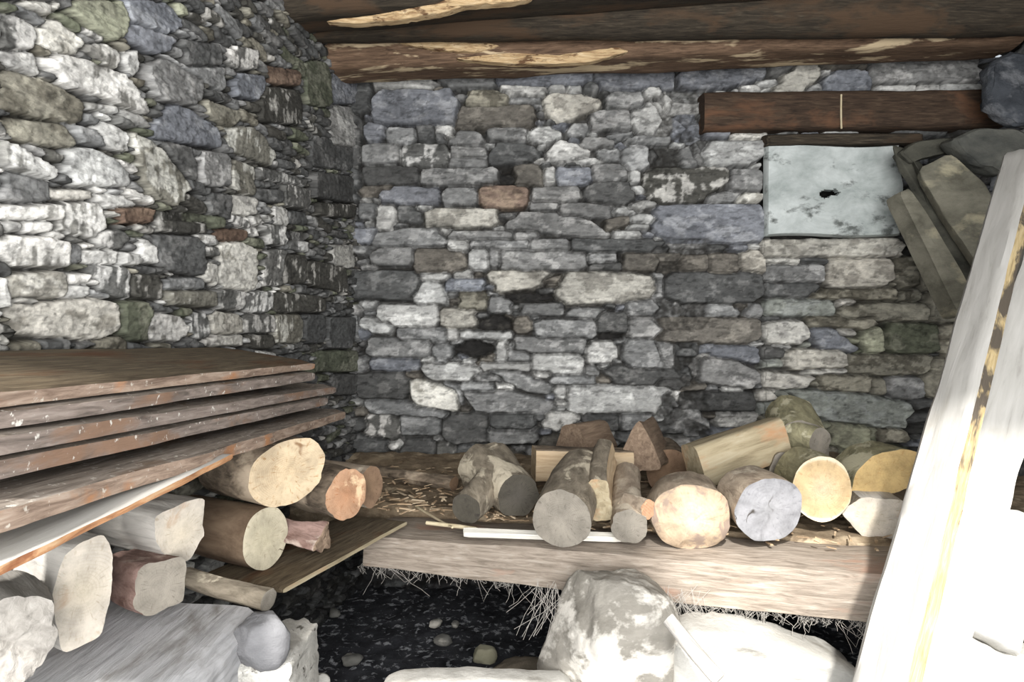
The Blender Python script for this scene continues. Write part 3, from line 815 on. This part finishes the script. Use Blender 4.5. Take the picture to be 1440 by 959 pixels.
def soot_floor():
    m, t, b = nt('sooty_hearth_earth')
    v = coords(t, (1, 1, 1), rand=False)
    g = noise(t, v, 14, 6, .65)
    c = ramp(t, g, [(.3, S(26, 27, 31)), (.7, S(72, 73, 78))])
    p = noise(t, v, 38, 5, .62, .3)
    pm = ramp(t, p, [(.56, (0, 0, 0, 1)), (.64, (1, 1, 1, 1))])
    c = mixc(t, pm, c, S(166, 168, 172))
    t.links.new(c, b.inputs['Base Color']); b.inputs['Roughness'].default_value = .95
    bump(t, b, p, .6, .01)
    return m

# ------------------------------------------------------------------ floor and roof
nx, ny = 130, 130
gx = np.linspace(-1.6, 1.9, nx); gy = np.linspace(-1.3, 2.68, ny)
GX, GY = np.meshgrid(gx, gy)
GZ = fbm(GX * 9, GY * 9, 71, 4) * .035 + fbm(GX * 34, GY * 34, 72, 3) * .02
fl = mesh_obj('floor', [Vector(v) for v in zip(GX.ravel(), GY.ravel(), GZ.ravel() - .005)], grid_quads(nx, ny), soot_floor(), sharp=None)
fl['kind'] = 'structure'
# plank ceiling above the beams; it stops further back on the right
V, Fs = [], []
for i in range(16):
    x0 = -1.2 + i * .2; z0 = 2.15 + (.008 if i % 2 else 0)
    yf = -.66 if x0 < -.75 else -.86 if x0 < -.01 else -.24 + .02 * (i % 3)  # unseen front edge stepped to shape the sun patches
    o_ = len(V)
    for y in np.linspace(yf, 2.66, 12):
        for (xx, zz) in ((x0 + .199, z0), (x0, z0), (x0, z0 + .03), (x0 + .199, z0 + .03)):
            V.append(Vector((xx + .001 * math.sin(y * 5 + i), y, zz)))
    for k in range(11):
        for e in range(4):
            a, b = o_ + k * 4 + e, o_ + k * 4 + (e + 1) % 4
            Fs.append((a, b, b + 4, a + 4))
ce = mesh_obj('ceiling', V, Fs, beam_dark, smooth=False); ce['kind'] = 'structure'

# ------------------------------------------------------------------ beams under the roof
def beam(name, P0, P1, sect, mat, label, seed, rough=.006, bend=.0, mats=None, face=None):
    ax = (P1 - P0)
    return log(name, label, P0, ax, ax.length, sect, mat, mat, seed=seed, rough=rough, taper=0, bend=bend, cat='beam', group='old beams under the roof', nl=46)
g = 'old beams under the roof'
b1 = beam('roof_beam', Vector((-.90, 2.13, 1.952)), Vector((1.74, 2.13, 2.142)), wedge([(.10, -.13, 0), (.11, .09, 0), (-.11, .10, 0), (-.11, -.11, 0)], 8), beam_dark,
          'thick dark squared beam cut off by the top edge, with a pale torn strip along its lower edge', 5, .007)
b2 = beam('roof_beam', Vector((-.80, 2.28, 1.94)), Vector((1.74, 2.28, 1.968)), circle(.078, 36, seed=3, lump=.08), beam_dark,
          'dark smoke-blackened round log running just above the brown wall plate', 9, .006, .006)
b3 = beam('wall_plate', Vector((-.62, 2.45, 1.860)), Vector((1.70, 2.45, 1.952)), wedge([(.09, -.055, 0), (.10, .045, 0), (-.09, .055, 0), (-.10, -.05, 0)], 8), beam_torn,
          'reddish brown timber with pale torn patches lying on top of the back wall', 13, .011, .006)
# torn pale strips on the beams
def strip(name, parent, pts, Y, mat, th=.008):
    W = [P(a, b, Y) for a, b in pts]
    o = slab3(name, W, th, mat, None, None, seed=len(pts), rough=.009, bev=.004, nsub=9, fine=90)
    del o['label']; del o['category']
    mw = o.matrix_world.copy()
    o.parent = parent; o.matrix_parent_inverse = Matrix.Identity(4); o.matrix_basis = parent.matrix_world.inverted() @ mw
    return o
lint = log('lintel_beam', 'dark brown lintel beam set into the back wall above the white panel', P(985, 160, 2.61), P(1400, 157, 2.61) - P(985, 160, 2.61), 1.09,
           wedge([(.055, -.072, 0), (.06, .066, 0), (-.06, .07, 0), (-.06, -.07, 0)], 8), beam_lint, beam_lint, seed=17, rough=.005, taper=0, bend=.004, cat='beam', group=None, nl=40)
del lint['label']; lint['label'] = 'dark brown lintel beam set into the back wall above the white panel'
plank('lintel_board', P(1080, 205, 2.545), P(1080, 188, 2.54), P(1300, 186, 2.54), P(1300, 203, 2.545), .08, beam_dark,
      'thin dark board under the lintel beam, along the top of the white panel', 'board', seed=4, edge=.003)

strip('torn_strip', b1, [(455, 30), (520, 22), (575, 12), (640, 2), (662, 6), (612, 20), (560, 28), (500, 33)], 2.018, torn_pale, .03)
strip('torn_strip', b1, [(600, 10), (640, -6), (760, -12), (740, 0), (668, 8)], 2.016, torn_pale, .03)

strip('torn_strip', b3, [(560, 60), (610, 51), (668, 56), (704, 64), (668, 74), (612, 70)], 2.342, torn_pale, .03)
strip('torn_strip', b3, [(636, 82), (716, 74), (800, 78), (868, 66), (884, 72), (826, 88), (730, 90)], 2.340, torn_pale, .03)
# ------------------------------------------------------------------ niche panel and leaning flagstones on the right
def panel():
    nx, nz = 96, 66
    A, B = P(1079, 331, 2.555), P(1268, 204, 2.555)
    V = []
    hx, hz = P(1166, 273, 2.555).x, P(1166, 273, 2.555).z
    mask = np.zeros((nz, nx), bool)
    for j in range(nz):
        for i in range(nx):
            s, t = i / (nx - 1), j / (nz - 1)
            x = A.x + (B.x - A.x) * s; z = A.z + (B.z - A.z) * t
            if s > .5: x -= (s - .5) * .02 * math.sin(t * 9)
            z += .004 * math.sin(s * 7)
            y = 2.555 + .008 * float(fbm(np.array([x * 20]), np.array([z * 20]), 3, 4)[0]) + (.012 if i in (0, nx - 1) or j in (0, nz - 1) else 0)
            V.append(Vector((x, y, z)))
            w = 1 + .5 * float(fbm(np.array([x * 60]), np.array([z * 60]), 8, 3)[0])
            d1 = math.hypot((x - hx + .012) / .026, (z - hz) / .018); d2 = math.hypot((x - hx - .018) / .024, (z - hz - .007) / .016)
            mask[j, i] = min(d1, d2) < w
    Fq = [f for f in grid_quads(nx, nz) if not all(mask.ravel()[i] for i in f)]
    n = len(V)
    V2 = V + [v + Vector((0, .03, 0)) for v in V]
    Fq2 = Fq + [tuple(n + i for i in reversed(f)) for f in Fq]
    cnt = {}
    for f in Fq:
        for k in range(4):
            e = (f[k], f[(k + 1) % 4]); cnt[e] = 1
    for (a, b) in list(cnt):
        if (b, a) not in cnt: Fq2.append((b, a, n + a, n + b))
    o = mesh_obj('whitewashed_panel', V2, Fq2, rock('chipped_whitewash', S(142, 150, 148), S(198, 204, 203), patch=S(96, 100, 98), plo=.585, phi=.68, scale=7, pscale=9, bumpd=.002),
                 matrix=Matrix.Translation((A + B) / 2), sharp=60)
    tag(o, 'white limewashed panel with a small black hole, set in the back wall', 'panel')
panel()
gf = 'flagstones leaning at the right of the white panel'
slab('flagstone', [(1264, 270), (1279, 264), (1303, 298), (1358, 390), (1372, 430), (1350, 446), (1306, 356)], [2.34, 2.34, 2.31, 2.26, 2.24, 2.24, 2.30], .015, rock_slab,
     'narrow greenish flagstone leaning diagonally, lower left of the big leaning slab', 'stone slab', gf, 41, .004, .006, drop=(-.014, .055, -.012))
slab('flagstone', [(1290, 238), (1338, 214), (1386, 258), (1408, 300), (1400, 400), (1374, 370), (1334, 312)], [2.30, 2.28, 2.22, 2.2, 2.15, 2.17, 2.24], .05, rock_slab,
     'large pale greenish flagstone leaning behind the top of the tall boards', 'stone slab', gf, 43, .006, .008)
slab('flagstone', [(1254, 204), (1275, 210), (1292, 240), (1332, 308), (1376, 372), (1362, 404), (1322, 344), (1296, 304), (1278, 262), (1262, 238)], [2.40, 2.40, 2.33, 2.29, 2.24, 2.26, 2.31, 2.35, 2.38, 2.40], .06, rock_side,
     'dark strip added for the shaded left side of the large leaning slab', 'stone slab', gf, 45, .005, .006)  # no stone of its own: dark strip added as the large slab's shaded side
slab('cap_stone', [(1266, 214), (1290, 197), (1342, 192), (1344, 212), (1300, 222), (1282, 230)], 2.36, .07, rock_side,
     'dark flat stone lying across the top of the leaning flagstones', 'stone', gf, 47, .008, .012)
slab('wall_stone', [(1338, 196), (1372, 180), (1432, 178), (1462, 196), (1450, 232), (1408, 246), (1376, 232)], 2.26, .08, rock_dark,
     'dark angular stone above the tops of the tall leaning boards', 'stone', gf, 49, .012, .02)
slab('wall_stone', [(1392, 90), (1425, 70), (1475, 80), (1480, 170), (1430, 176), (1396, 150)], 2.34, .06, rock('blue_stone', S(48, 51, 56), S(80, 84, 90), patch=S(106, 108, 112), bumpd=.02),
     'blue-grey stone in the top right corner under the beams', 'stone', gf, 51, .02, .03)

# ------------------------------------------------------------------ tall boards leaning on the right
gb = 'tall grey boards leaning at the right'
def ext(p, q, k): return p + (p - q) * k
def tall(px_bl, px_br, px_tr, px_tl, yb, yt, th, label, seed, dy=0.0, ground=True, **kw):
    bl, br = P(*px_bl, yb), P(*px_br, yb - dy); tl, tr = P(*px_tl, yt), P(*px_tr, yt - dy)
    # carry the board on below the frame to the ground
    k = 0 if not ground else max(0.0, (bl.z - .02) / max(1e-3, tl.z - bl.z)); bl2, br2 = ext(bl, tl, k), ext(br, tr, k)
    return plank('leaning_board', bl2, br2, tr, tl, th, board_pale, label, 'board', gb, seed=seed, na=90, **kw)
tall((1190, 959), (1270, 959), (1456, 203), (1409, 213), 1.12, 1.98, .05, 'wide pale leaning board, leftmost of the tall boards, with a yellow split right edge', 61, dy=.075, edge=.004, edge_mat=edge_yellow, edge_side=1, rough=.003, end_rag=.012)
tall((1262, 959), (1352, 959), (1530, 330), (1448, 330), 1.17, 1.85, .03, 'pale leaning board with a long crack, second from the left of the tall boards', 63, edge=.006, rough=.003)
tall((1372, 886), (1440, 924), (1490, 735), (1425, 715), 1.30, 1.42, .04, 'short pale board behind the tall ones at the right edge of the picture', 65, ground=False, edge=.004, rough=.002)
slab('wall_stone', [(1330, 925), (1372, 902), (1424, 930), (1500, 935), (1500, 1200), (1330, 1200)], 1.30, .12, rock_white,
     'white stone block at the foot of the short board in the bottom right corner', 'stone', None, 67, .012, .02)

# ------------------------------------------------------------------ plank stack on the left
gp = 'stacked planks along the left wall'
def stack(near, far, Yn, Yf, th, w, label, seed, top, edg, lift=.02, edge=.006, wdir=(-1, 0.13), wf=None, **kw):
    Bp, Cp = P(*near, Yn), P(*far, Yf)
    Bp = ext(Bp, Cp, .03)
    wd = Vector((wdir[0], wdir[1], 0)).normalized()
    A = Bp + wd * w + Vector((0, 0, lift)); D = Cp + wd * (wf or w) + Vector((0, 0, lift))
    return plank('plank', A, Bp, Cp, D, th, top, label, 'plank', gp, seed=seed, edge=edge, rough=.002, back=(0, 0, -1), edge_mat=edg, edge_side=1, edge_name='waney_edge', end_rag=.006, **kw)
stack((0, 547), (442, 508), .66, 1.60, 0.0218, .235, 'topmost plank of the left stack, dirty brown on top with an orange-brown front edge', 71, plank_top, edge_brown, .034)
stack((0, 574), (442, 522), .66, 1.59, 0.0243, .22, 'second plank from the top of the left stack, with white droppings on its edge', 73, plank_grey, edge_dusk, .02)
stack((0, 608), (472, 541), .655, 1.80, 0.0256, .22, 'third plank from the top of the left stack, its grey end sticking out further', 75, plank_grey, edge_dusk, .012)
stack((0, 641), (462, 556), .665, 1.74, 0.0269, .22, 'fourth plank from the top of the left stack, dark with a grey near end', 77, plank_grey, edge_dusk, .008)
stack((0, 712), (487, 575), .63, 1.90, 0.0307, .24, 'fifth plank of the left stack, reaching furthest right, with ragged flaky front edge', 79, plank_grey, edge_brown, .008, edge=.009, wf=.19)
stack((0, 793), (328, 637), .62, 1.11, .012, .12, 'lowest plank of the left stack, pale on top with a bright orange split edge', 81, board_pale, edge_orange, .004)
plank('batten', P(95, 712, .92), P(95, 726, .90), P(176, 712, 1.02), P(175, 697, 1.04), .012, plank_top, 'short brown batten end showing between the two lowest planks on the left', 'plank', None, seed=83, back=(0, 0, -1), na=14)

# ------------------------------------------------------------------ ledge, its front timber and the left sill
plank('shelf_timber', P(505, 800, 1.79), P(505, 749, 1.79), P(1330, 806, 1.40), P(1330, 896, 1.40), .20, shelf_beam,
      'long dusty timber along the front edge of the firewood ledge, over the dark hearth', 'beam', seed=91, edge=.006, rough=.004, na=120, nb=14, bow=.006)
def ledge():
    nx, ny = 170, 90
    xs = np.linspace(-.66, 1.68, nx); V = []
    for j in range(ny):
        for x in xs:
            yf = 1.80 + (x + .385) * (1.40 - 1.80) / (.854 + .385) + .19
            if x < -.30: yf = max(yf, 1.90)
            y = yf + (2.60 - yf) * j / (ny - 1)
            z = H - .492 + .02 * float(fbm(np.array([x * 7]), np.array([y * 7]), 93, 4)[0]) + .016 * float(fbm(np.array([x * 34]), np.array([y * 34]), 94, 3)[0])
            z += .03 * sstep(2.3, 2.6, y)
            V.append(Vector((x, y, z)))
    n = len(V)
    V += [Vector((v.x, v.y, H - .57)) for v in V]
    Fq = grid_quads(nx, ny) + grid_quads(nx, ny, n, True)
    Fq += [(i, n + i, n + i + 1, i + 1) for i in range(nx - 1)]
    o = mesh_obj('earth_ledge', V, Fq, soil, sharp=None)
    tag(o, 'dusty earth-covered ledge along the foot of the back wall, under the firewood', 'ledge')
ledge()
# thin board at the left end of the ledge
e0, e1 = P(398, 826, 1.335), P(572, 732, 1.80)
pl = Vector((-.94, .345, 0)) * .20
plank('shelf_board', e0 + pl, e0, e1, e1 + pl * .9, .014, plank_top, 'thin brown board bridging the corner over the hearth, under the sawn logs', 'board', seed=95, back=(0, 0, -1), edge_mat=split_olive, edge_side=1, edge=.003)
plank('sill_timber', P(-110, 985, .91), P(258, 968, .955), P(372, 853, 1.24), P(130, 838, 1.26), .10, sill_grey, 'broad grey weathered timber at bottom left, carrying the pale split logs', 'beam', seed=97, back=(0, 0, -1), edge=.008, rough=.004, nb=14)
log('round_stick', 'short round stick with a cut end, under the front corner of the thin brown board', P(378, 843, 1.26), P(262, 806, 1.33) - P(378, 843, 1.26), .18, circle(.020, 24, seed=2), bark_grey, end_grey, seed=3, rough=.003, taper=.1, cat='stick', group=None)
boulder('wall_stone', P(367, 901, 1.16), (.046, .036, .044), rock('smooth_grey_stone', S(92, 92, 94), S(118, 118, 120)), 'smooth grey rounded stone under the cut end of the short round stick at lower left', 'stone', 101, .10, .62, .3, 9, sub=(44, 28))
slab('wall_stone', [(255, 985), (300, 944), (340, 934), (402, 944), (408, 1010), (404, 1260), (120, 1260), (150, 1030)], 1.14, .2, rubble_white, 'rough white limewashed masonry under the grey sill timber at bottom left', 'stone', None, 103, .022, .02, fine=70, nsub=12)

# ------------------------------------------------------------------ firewood on the left
gl = 'firewood under the plank stack on the left'
log('log', 'sawn log with big cream end and rough bark, directly under the plank tips', P(404, 665, 1.44), (-.84, .54, -.03), .22, circle(.068, 44, seed=4, lump=.05), bark_brown, end_cream, 4, group=gl, flare=.03, skew=(-.45, -.35))
log('log', 'smooth brown log with pale checked end, lying on the thin brown board', P(374, 757, 1.43), (-.90, .42, .0), .24, circle(.062, 44, seed=5, lump=.03), bark_smooth, end_check, 5, rough=.002, group=gl)
log('log', 'log with orange irregular sawn end, right of the cream-ended log', P(487, 695, 1.56), (-.78, .60, -.02), .2, circle(.056, 40, seed=9, lump=.14), bark_brown, end_orange, 6, group=gl)
log('log', 'brown weathered log end poking out furthest right of the left pile', P(521, 684, 1.68), (-.85, .5, -.01), .22, circle(.042, 36, seed=12, lump=.12, ry=.05), bark_pale, end_brown, 7, group=gl)
log('log', 'small reddish splinter of log below the orange-ended log', P(452, 755, 1.48), (-.92, .33, .1), .12, wedge([(.02, .028, 0), (.028, -.03, 1), (-.03, -.02, 1)], 9), bark_red, split_brown, 8, bark_red, rough=.014, flare=.15, cap_rough=.008, group=gl)
log('log', 'half log with whitish end and swirling grain, under the orange plank edge', P(256, 750, 1.20), (-.84, .52, .0), .2, wedge([(.038, .058, 0), (.042, -.01, 0), (.02, -.052, 0), (-.012, -.045, 0), (-.05, .0, 1), (-.05, .045, 1)], 9), split_white, end_white, 9, split_white, group=gl, skew=(0, -.15))
log('log', 'short split log with flaky reddish bark and grey end on the sill timber', P(226, 826, 1.14), (-.80, .58, .0), .11, wedge([(.042, .042, 1), (.038, -.035, 0), (-.02, -.042, 0), (-.045, -.02, 0), (-.035, .042, 0)], 9), bark_red, end_grey, 10, split_brown, group=gl)
log('log', 'large pale split log with tall cream face at lower left', P(116, 832, 1.00), (-.84, .52, -.02), .16, wedge([(.030, .078, 0), (.046, .045, 0), (.036, -.02, 0), (.025, -.072, 0), (-.03, -.08, 1), (-.038, .0, 1), (-.026, .06, 1)], 8), bark_pale, end_white, 11, split_white, group=gl)
log('log', 'whitish rough log cut off by the left edge of the picture at bottom', P(12, 905, .86), (-.75, .64, .0), .12, wedge([(.04, .05, 1), (.058, .0, 1), (.03, -.055, 0), (-.03, -.06, 0), (-.05, .0, 1), (-.02, .06, 1)], 8), bark_pale, split_dimmed, 12, split_dimmed, group=gl, rough=.012, cap_rough=.012)
log('log', 'small whitish log end showing between the fifth and lowest planks', P(164, 700, 1.22), (-.75, .66, -.05), .14, circle(.034, 30, seed=16, lump=.08), bark_pale, end_white, 13, group=gl)

# ------------------------------------------------------------------ firewood on the ledge
gr = 'firewood on the ledge along the back wall'
def ax(p, q): return q - p
p0 = P(729, 697, 1.78); q0 = P(694, 658, 2.00); s0 = P(655, 715, 1.73)
log('log', 'forked grey log with two dark cut ends, leftmost on the ledge', p0, ax(p0, q0), .24, circle(.055, 44, seed=21, lump=.06), bark_grey, end_dark, 21, group=gr, taper=-.36, rough=.008,
    stubs=[(s0, P(702, 668, 1.92) - s0, .2, .038, bark_grey, end_dark)])
p0 = P(790, 730, 1.56); q0 = P(824, 664, 1.86)
log('log', 'grey round log end tilted forward onto the shelf timber, over the white lath', p0, ax(p0, q0), .31, circle(.066, 48, seed=22, lump=.03), bark_grey, end_grey, 22, group=gr, taper=.02, rough=.004)
p0 = P(842, 703, 1.66); q0 = P(846, 648, 1.88)
log('log', 'split log with pale torn strip, touching the grey round log end on its right', p0, ax(p0, q0), .25, wedge([(.020, .050, 1), (.036, -.045, 0), (-.01, -.055, 0), (-.05, -.01, 0), (-.02, .056, 0)], 9), bark_grey, split_olive, 23, split_pale, group=gr)
log('log', 'pale split block lying sideways behind the grey round log', P(750, 651, 2.06), (1, .12, -.02), .28, wedge([(.05, -.048, 1), (.05, .048, 0), (-.04, .045, 0), (-.05, -.04, 0)], 9), bark_brown, split_pale, 24, split_pale, group=gr)
log('log', 'reddish brown split chunk on top of the pale sideways block by the wall', P(806, 618, 2.30), (.6, .75, 0), .16, wedge([(.07, -.045, 1), (.02, .05, 1), (-.04, .045, 0), (-.075, -.04, 0)], 9), split_brown, split_brown, 25, split_brown, group=gr)
log('log', 'split log standing like a pointed roof, left of the tilted split block', P(898, 628, 2.04), (.35, .93, -.06), .26, wedge([(.0, .085, 1), (.075, -.06, 0), (-.02, -.075, 0), (-.07, -.05, 1)], 9), bark_brown, split_brown, 26, split_brown, group=gr, rough=.01)
log('log', 'dark brown log in the shade between the pointed split log and the tilted block', P(940, 664, 2.12), (.2, .97, 0), .26, circle(.07, 36, seed=27, lump=.08), bark_brown, end_brown, 27, group=gr)
p0 = P(884, 740, 1.60); q0 = P(888, 676, 1.86)
log('log', 'narrow brown log with an orange knot, leaning left of the big pale log', p0, ax(p0, q0), .30, circle(.040, 36, seed=28, lump=.1), bark_pale, end_grey, 28, group=gr, rough=.007,
    stubs=[(P(912, 716, 1.60), Vector((-.5, .8, -.05)), .07, .022, bark_pale, end_orange)])
log('log', 'big rounded pale log with rotten white underside at the middle of the ledge', P(972, 727, 1.60), (.10, .98, .0), .14, circle(.088, 48, seed=29, lump=.05, ry=.074), bark_pale, sawn('rotten_pale_end', S(186, 164, 140), S(182, 162, 138), S(160, 134, 110), 60, stain=S(138, 122, 110), slo=.5, shi=.56), 29, group=gr, taper=-.02, cap_rough=.012, rough=.008, dome=.035)
p0 = P(976, 655, 1.86); q0 = P(1094, 611, 1.92)
log('log', 'tilted split block with long smooth olive face, propped above the ledge logs', p0, ax(p0, q0), .25, wedge([(.050, -.060, 1), (.040, .060, 1), (-.05, .05, 0), (-.055, -.05, 0)], 9), bark_brown, split_olive, 30, split_olive, group=gr, rough=.003)
log('log', 'large silver-grey log end with a dark crack, right of the rounded pale log', P(1081, 716, 1.58), (-.16, .97, .05), .13, circle(.080, 48, seed=31, lump=.07, ry=.072), bark_pale, end_blue, 31, group=gr, cap_rough=.008)
log('log', 'round log with fresh yellowish sawn end and pale rim, facing the viewer', P(1156, 688, 1.66), (.08, .99, .0), .15, circle(.068, 48, seed=32, lump=.03, ry=.077), bark_moss, end_yellow, 32, group=gr, rough=.003)
p0 = P(1126, 632, 1.98); q0 = P(1118, 590, 2.20)
log('log', 'mossy log with a round side stub, standing against the wall above the yellow round', p0, ax(p0, q0), .24, circle(.076, 40, seed=33, lump=.10, ry=.080), bark_moss, end_grey, 33, group=gr, rough=.010,
    stubs=[(P(1153, 621, 1.90), Vector((-.35, .9, .0)), .12, .036, bark_moss, end_grey)])
log('log', 'half log with amber yellow sawn face beside the tall pale board', P(1252, 668, 1.72), (.16, .98, .0), .15, wedge([(-.092, -.048, 0), (-.080, .006, 0), (-.035, .050, 0), (.03, .064, 0), (.09, .05, 0), (.10, .0, 1), (.02, -.040, 1), (-.04, -.052, 1)], 8), bark_moss, end_amber, 34, split_olive, group=gr, rough=.004)
log('log', 'whitish split log lying under the amber half log', P(1222, 730, 1.66), (.25, .96, .0), .25, wedge([(-.06, .01, 0), (-.02, .05, 1), (.08, .05, 1), (.08, -.05, 0), (.0, -.055, 0)], 9), bark_grey, end_white, 35, split_white, group=gr, rough=.006)
log('log', 'small dark grey log end between the silver-grey log and the tilted block', P(1103, 664, 1.84), (.1, .99, .0), .2, circle(.040, 32, seed=36, lump=.08, ry=.05), bark_grey, end_grey, 36, group=gr)
plank('lath', P(652, 741, 1.71), P(652, 750, 1.69), P(872, 757, 1.63), P(872, 748, 1.65), .014, wood('white_lath_wood', [(.2, S(206, 202, 192)), (.8, S(226, 224, 216))]), 'thin white lath lying along the back of the shelf timber', 'lath', seed=99, back=(0, 0, -1), edge=.001, na=30)
log('branch', 'thin reddish branch lying at the foot of the back wall, left of the forked log', P(532, 664, 2.34), P(655, 682, 2.14) - P(532, 664, 2.34), .32, circle(.022, 22, seed=38), bark_brown, end_brown, 38, cat='branch', group=None, bend=.012)
# straws and twigs lying loose on the ledge
gs = 'twigs and straws on the dusty ledge'
for i, (a, b, lab) in enumerate([((585, 712), (640, 741), 'pale straw on the ledge, just left of the forked log'), ((545, 700), (600, 708), 'dark twig lying near the right end of the thin board'),
                                 ((575, 690), (592, 706), 'short dark twig beside the pale straw on the ledge'), ((600, 735), (668, 745), 'long pale straw in front of the forked log stub')]):
    za = .494
    pa, pb = P(a[0], a[1], za / ((a[1] - HY) / F) * .985), P(b[0], b[1], za / ((b[1] - HY) / F) * .985)
    log('twig', lab, pa, pb - pa, (pb - pa).length, circle(.0032 if i % 2 == 0 else .005, 10, seed=i), straw_mat if i in (0, 3) else twig_mat, straw_mat, 50 + i, cat='twig', group=gs, rough=.001, nl=10, bend=.006)
log('twig', 'white straw hanging down in front of the dark lintel beam', P(1183, 133, 2.545), Vector((.01, .0, -1)), .122, circle(.0035, 10), straw_mat, straw_mat, 60, cat='twig', group=None, rough=.0005, nl=10, bend=.004)

# ------------------------------------------------------------------ hearth
boulder('boulder', (.203, 1.50, .212), (.148, .13, .222), rock_lime, 'big round stone block with flaking limewash, propping the shelf timber', 'stone', 107, .07, .55, .2, 7, sub=(110, 70))
slab('wall_stone', [(948, 920), (985, 900), (1040, 902), (1120, 918), (1215, 950), (1260, 1010), (1260, 1170), (950, 1170)], 1.38, .16, rock_white, 'broad white limewashed stone under the right half of the shelf timber', 'stone', None, 109, .02, .03, fine=22)
log('round_stick', 'pale thick stick leaning down beside the round stone block', P(1012, 956, 1.24), P(945, 884, 1.30) - P(1012, 956, 1.24), .13, circle(.014, 20, seed=6), split_white, end_white, 61, cat='stick', group=None, rough=.003)
slab('hearth_stone', [(532, 970), (556, 960), (640, 958), (720, 961), (806, 964), (815, 1130), (520, 1130)], 1.36, .06, rock_white, 'white stone edge in front of the dark hearth at the bottom of the picture', 'stone', None, 111, .006, .012)
boulder('hearth_stone', (P(443, 972, 1.42)), (.032, .03, .034), rock_white, 'small white rounded stone at the bottom, right of the white masonry', 'stone', 113, .1, .8, sub=(30, 20))
boulder('pebble', (P(683, 924, 2.03)), (.034, .03, .03), rock('yellowish_stone', S(150, 146, 122), S(184, 180, 156)), 'yellowish pebble lying on the soot left of the stone block', 'stone', 115, .14, .75, sub=(30, 20))
boulder('hearth_stone', (P(742, 950, 1.75)), (.09, .08, .035), rock('brown_stone', S(112, 104, 92), S(150, 140, 124)), 'brown flat stone at the left foot of the round block', 'stone', 117, .14, .7, .4, sub=(40, 26))
gpb = 'ash-covered stones on the hearth floor'
for i, (x, y, Y, s, lab) in enumerate([(495, 928, 2.0, .032, 'grey flat stone on the soot at the left of the hearth'), (612, 877, 2.24, .024, 'small pale stone in the middle of the sooty hearth'),
                                     (640, 878, 2.24, .018, 'tiny pale stone just right of the one in the middle of the hearth'), (470, 862, 2.33, .026, 'pale flake of stone at the back left of the hearth'),
                                     (622, 900, 2.15, .03, 'long pale flake below the two small hearth stones')]):
    boulder('pebble', P(x, y, Y), (s, s * .7, s * .5), rock_grey, lab, 'stone', 120 + i, .16, .8, i * .7, group=gpb, sub=(24, 16))

# dusty cobwebs along the lower edge of the shelf timber
def cobwebs():
    rnd = random.Random(5)
    cu = bpy.data.curves.new('cobweb', 'CURVE'); cu.dimensions = '3D'; cu.bevel_depth = .00045; cu.bevel_resolution = 0
    def strand(pts):
        s = cu.splines.new('POLY'); s.points.add(len(pts) - 1)
        for q, p in zip(s.points, pts): q.co = (p.x, p.y, p.z, 1)
    for i in range(520):
        t = rnd.random() if i < 330 else rnd.uniform(.50, .98)
        a = P(505, 798, 1.79).lerp(P(1330, 894, 1.40), t)
        a += Vector((rnd.gauss(0, .004), rnd.uniform(-.002, .03), .004))
        L = rnd.expovariate(1 / .014) + .004
        if L > .08: L = .05
        dx = rnd.gauss(0, .6)
        pts = [a]
        for k in range(1, 5):
            pts.append(a + Vector((dx * L * k / 4 + rnd.gauss(0, .0022), rnd.gauss(0, .002), -L * k / 4)))
        if rnd.random() < .4: pts.append(a + Vector((dx * L * 2 + rnd.gauss(0, .01), 0, .002)))
        strand(pts)
    # fans of web by the stone block
    for cx, cy, sx in ((772, 842, -1), (955, 850, 1)):
        for i in range(30):
            a = P(cx + rnd.gauss(0, 22), cy - 16 + rnd.gauss(0, 5), 1.53); b = P(cx + rnd.gauss(0, 26), cy + rnd.uniform(10, 60), 1.50)
            m_ = (a + b) / 2 + Vector((rnd.gauss(0, .006), 0, -.006))
            strand([a, m_, b])
    cu.materials.append(web_mat)
    o = bpy.data.objects.new('cobweb', cu); COL.objects.link(o)
    tag(o, 'dusty cobweb strands hanging from the lower edge of the shelf timber', 'cobweb'); o['kind'] = 'stuff'
cobwebs()
# bits of bark and chaff on the ledge
def litter():
    rnd = random.Random(8); V, Fq = [], []
    for i in range(620):
        x = rnd.uniform(-.42, .30) if i < 420 else rnd.uniform(.2, 1.1); 
        yf = 1.80 + (x + .385) * (1.40 - 1.80) / (.854 + .385) + .10
        y = yf + rnd.random() ** 1.5 * (2.5 - yf)
        z = H - .482 + rnd.uniform(-.004, .008)
        l, w = rnd.uniform(.004, .022), rnd.uniform(.0015, .005); a = rnd.uniform(0, 6.28); h = rnd.uniform(.001, .004)
        c, s = math.cos(a), math.sin(a); n = len(V); tz = rnd.uniform(-.004, .004)
        for (p, q, r) in ((-1, -1, 0), (1, -.6, 0), (1, .6, 0), (-1, 1, 0), (-.8, -.7, 1), (.9, -.5, 1), (.9, .4, 1), (-.8, .8, 1)):
            V.append(Vector((x + c * p * l - s * q * w, y + s * p * l + c * q * w, z + r * h + tz * p)))
        Fq += [tuple(n + k for k in f) for f in ((3, 2, 1, 0), (4, 5, 6, 7), (0, 1, 5, 4), (1, 2, 6, 5), (2, 3, 7, 6), (3, 0, 4, 7))]
    o = mesh_obj('bark_litter', V, Fq, wood('bark_chips', [(.3, S(104, 84, 64)), (.5, S(156, 134, 108)), (.7, S(196, 182, 158))], grain=3), smooth=False)
    tag(o, 'bark chips and chaff scattered over the dusty ledge', 'litter'); o['kind'] = 'stuff'
litter()
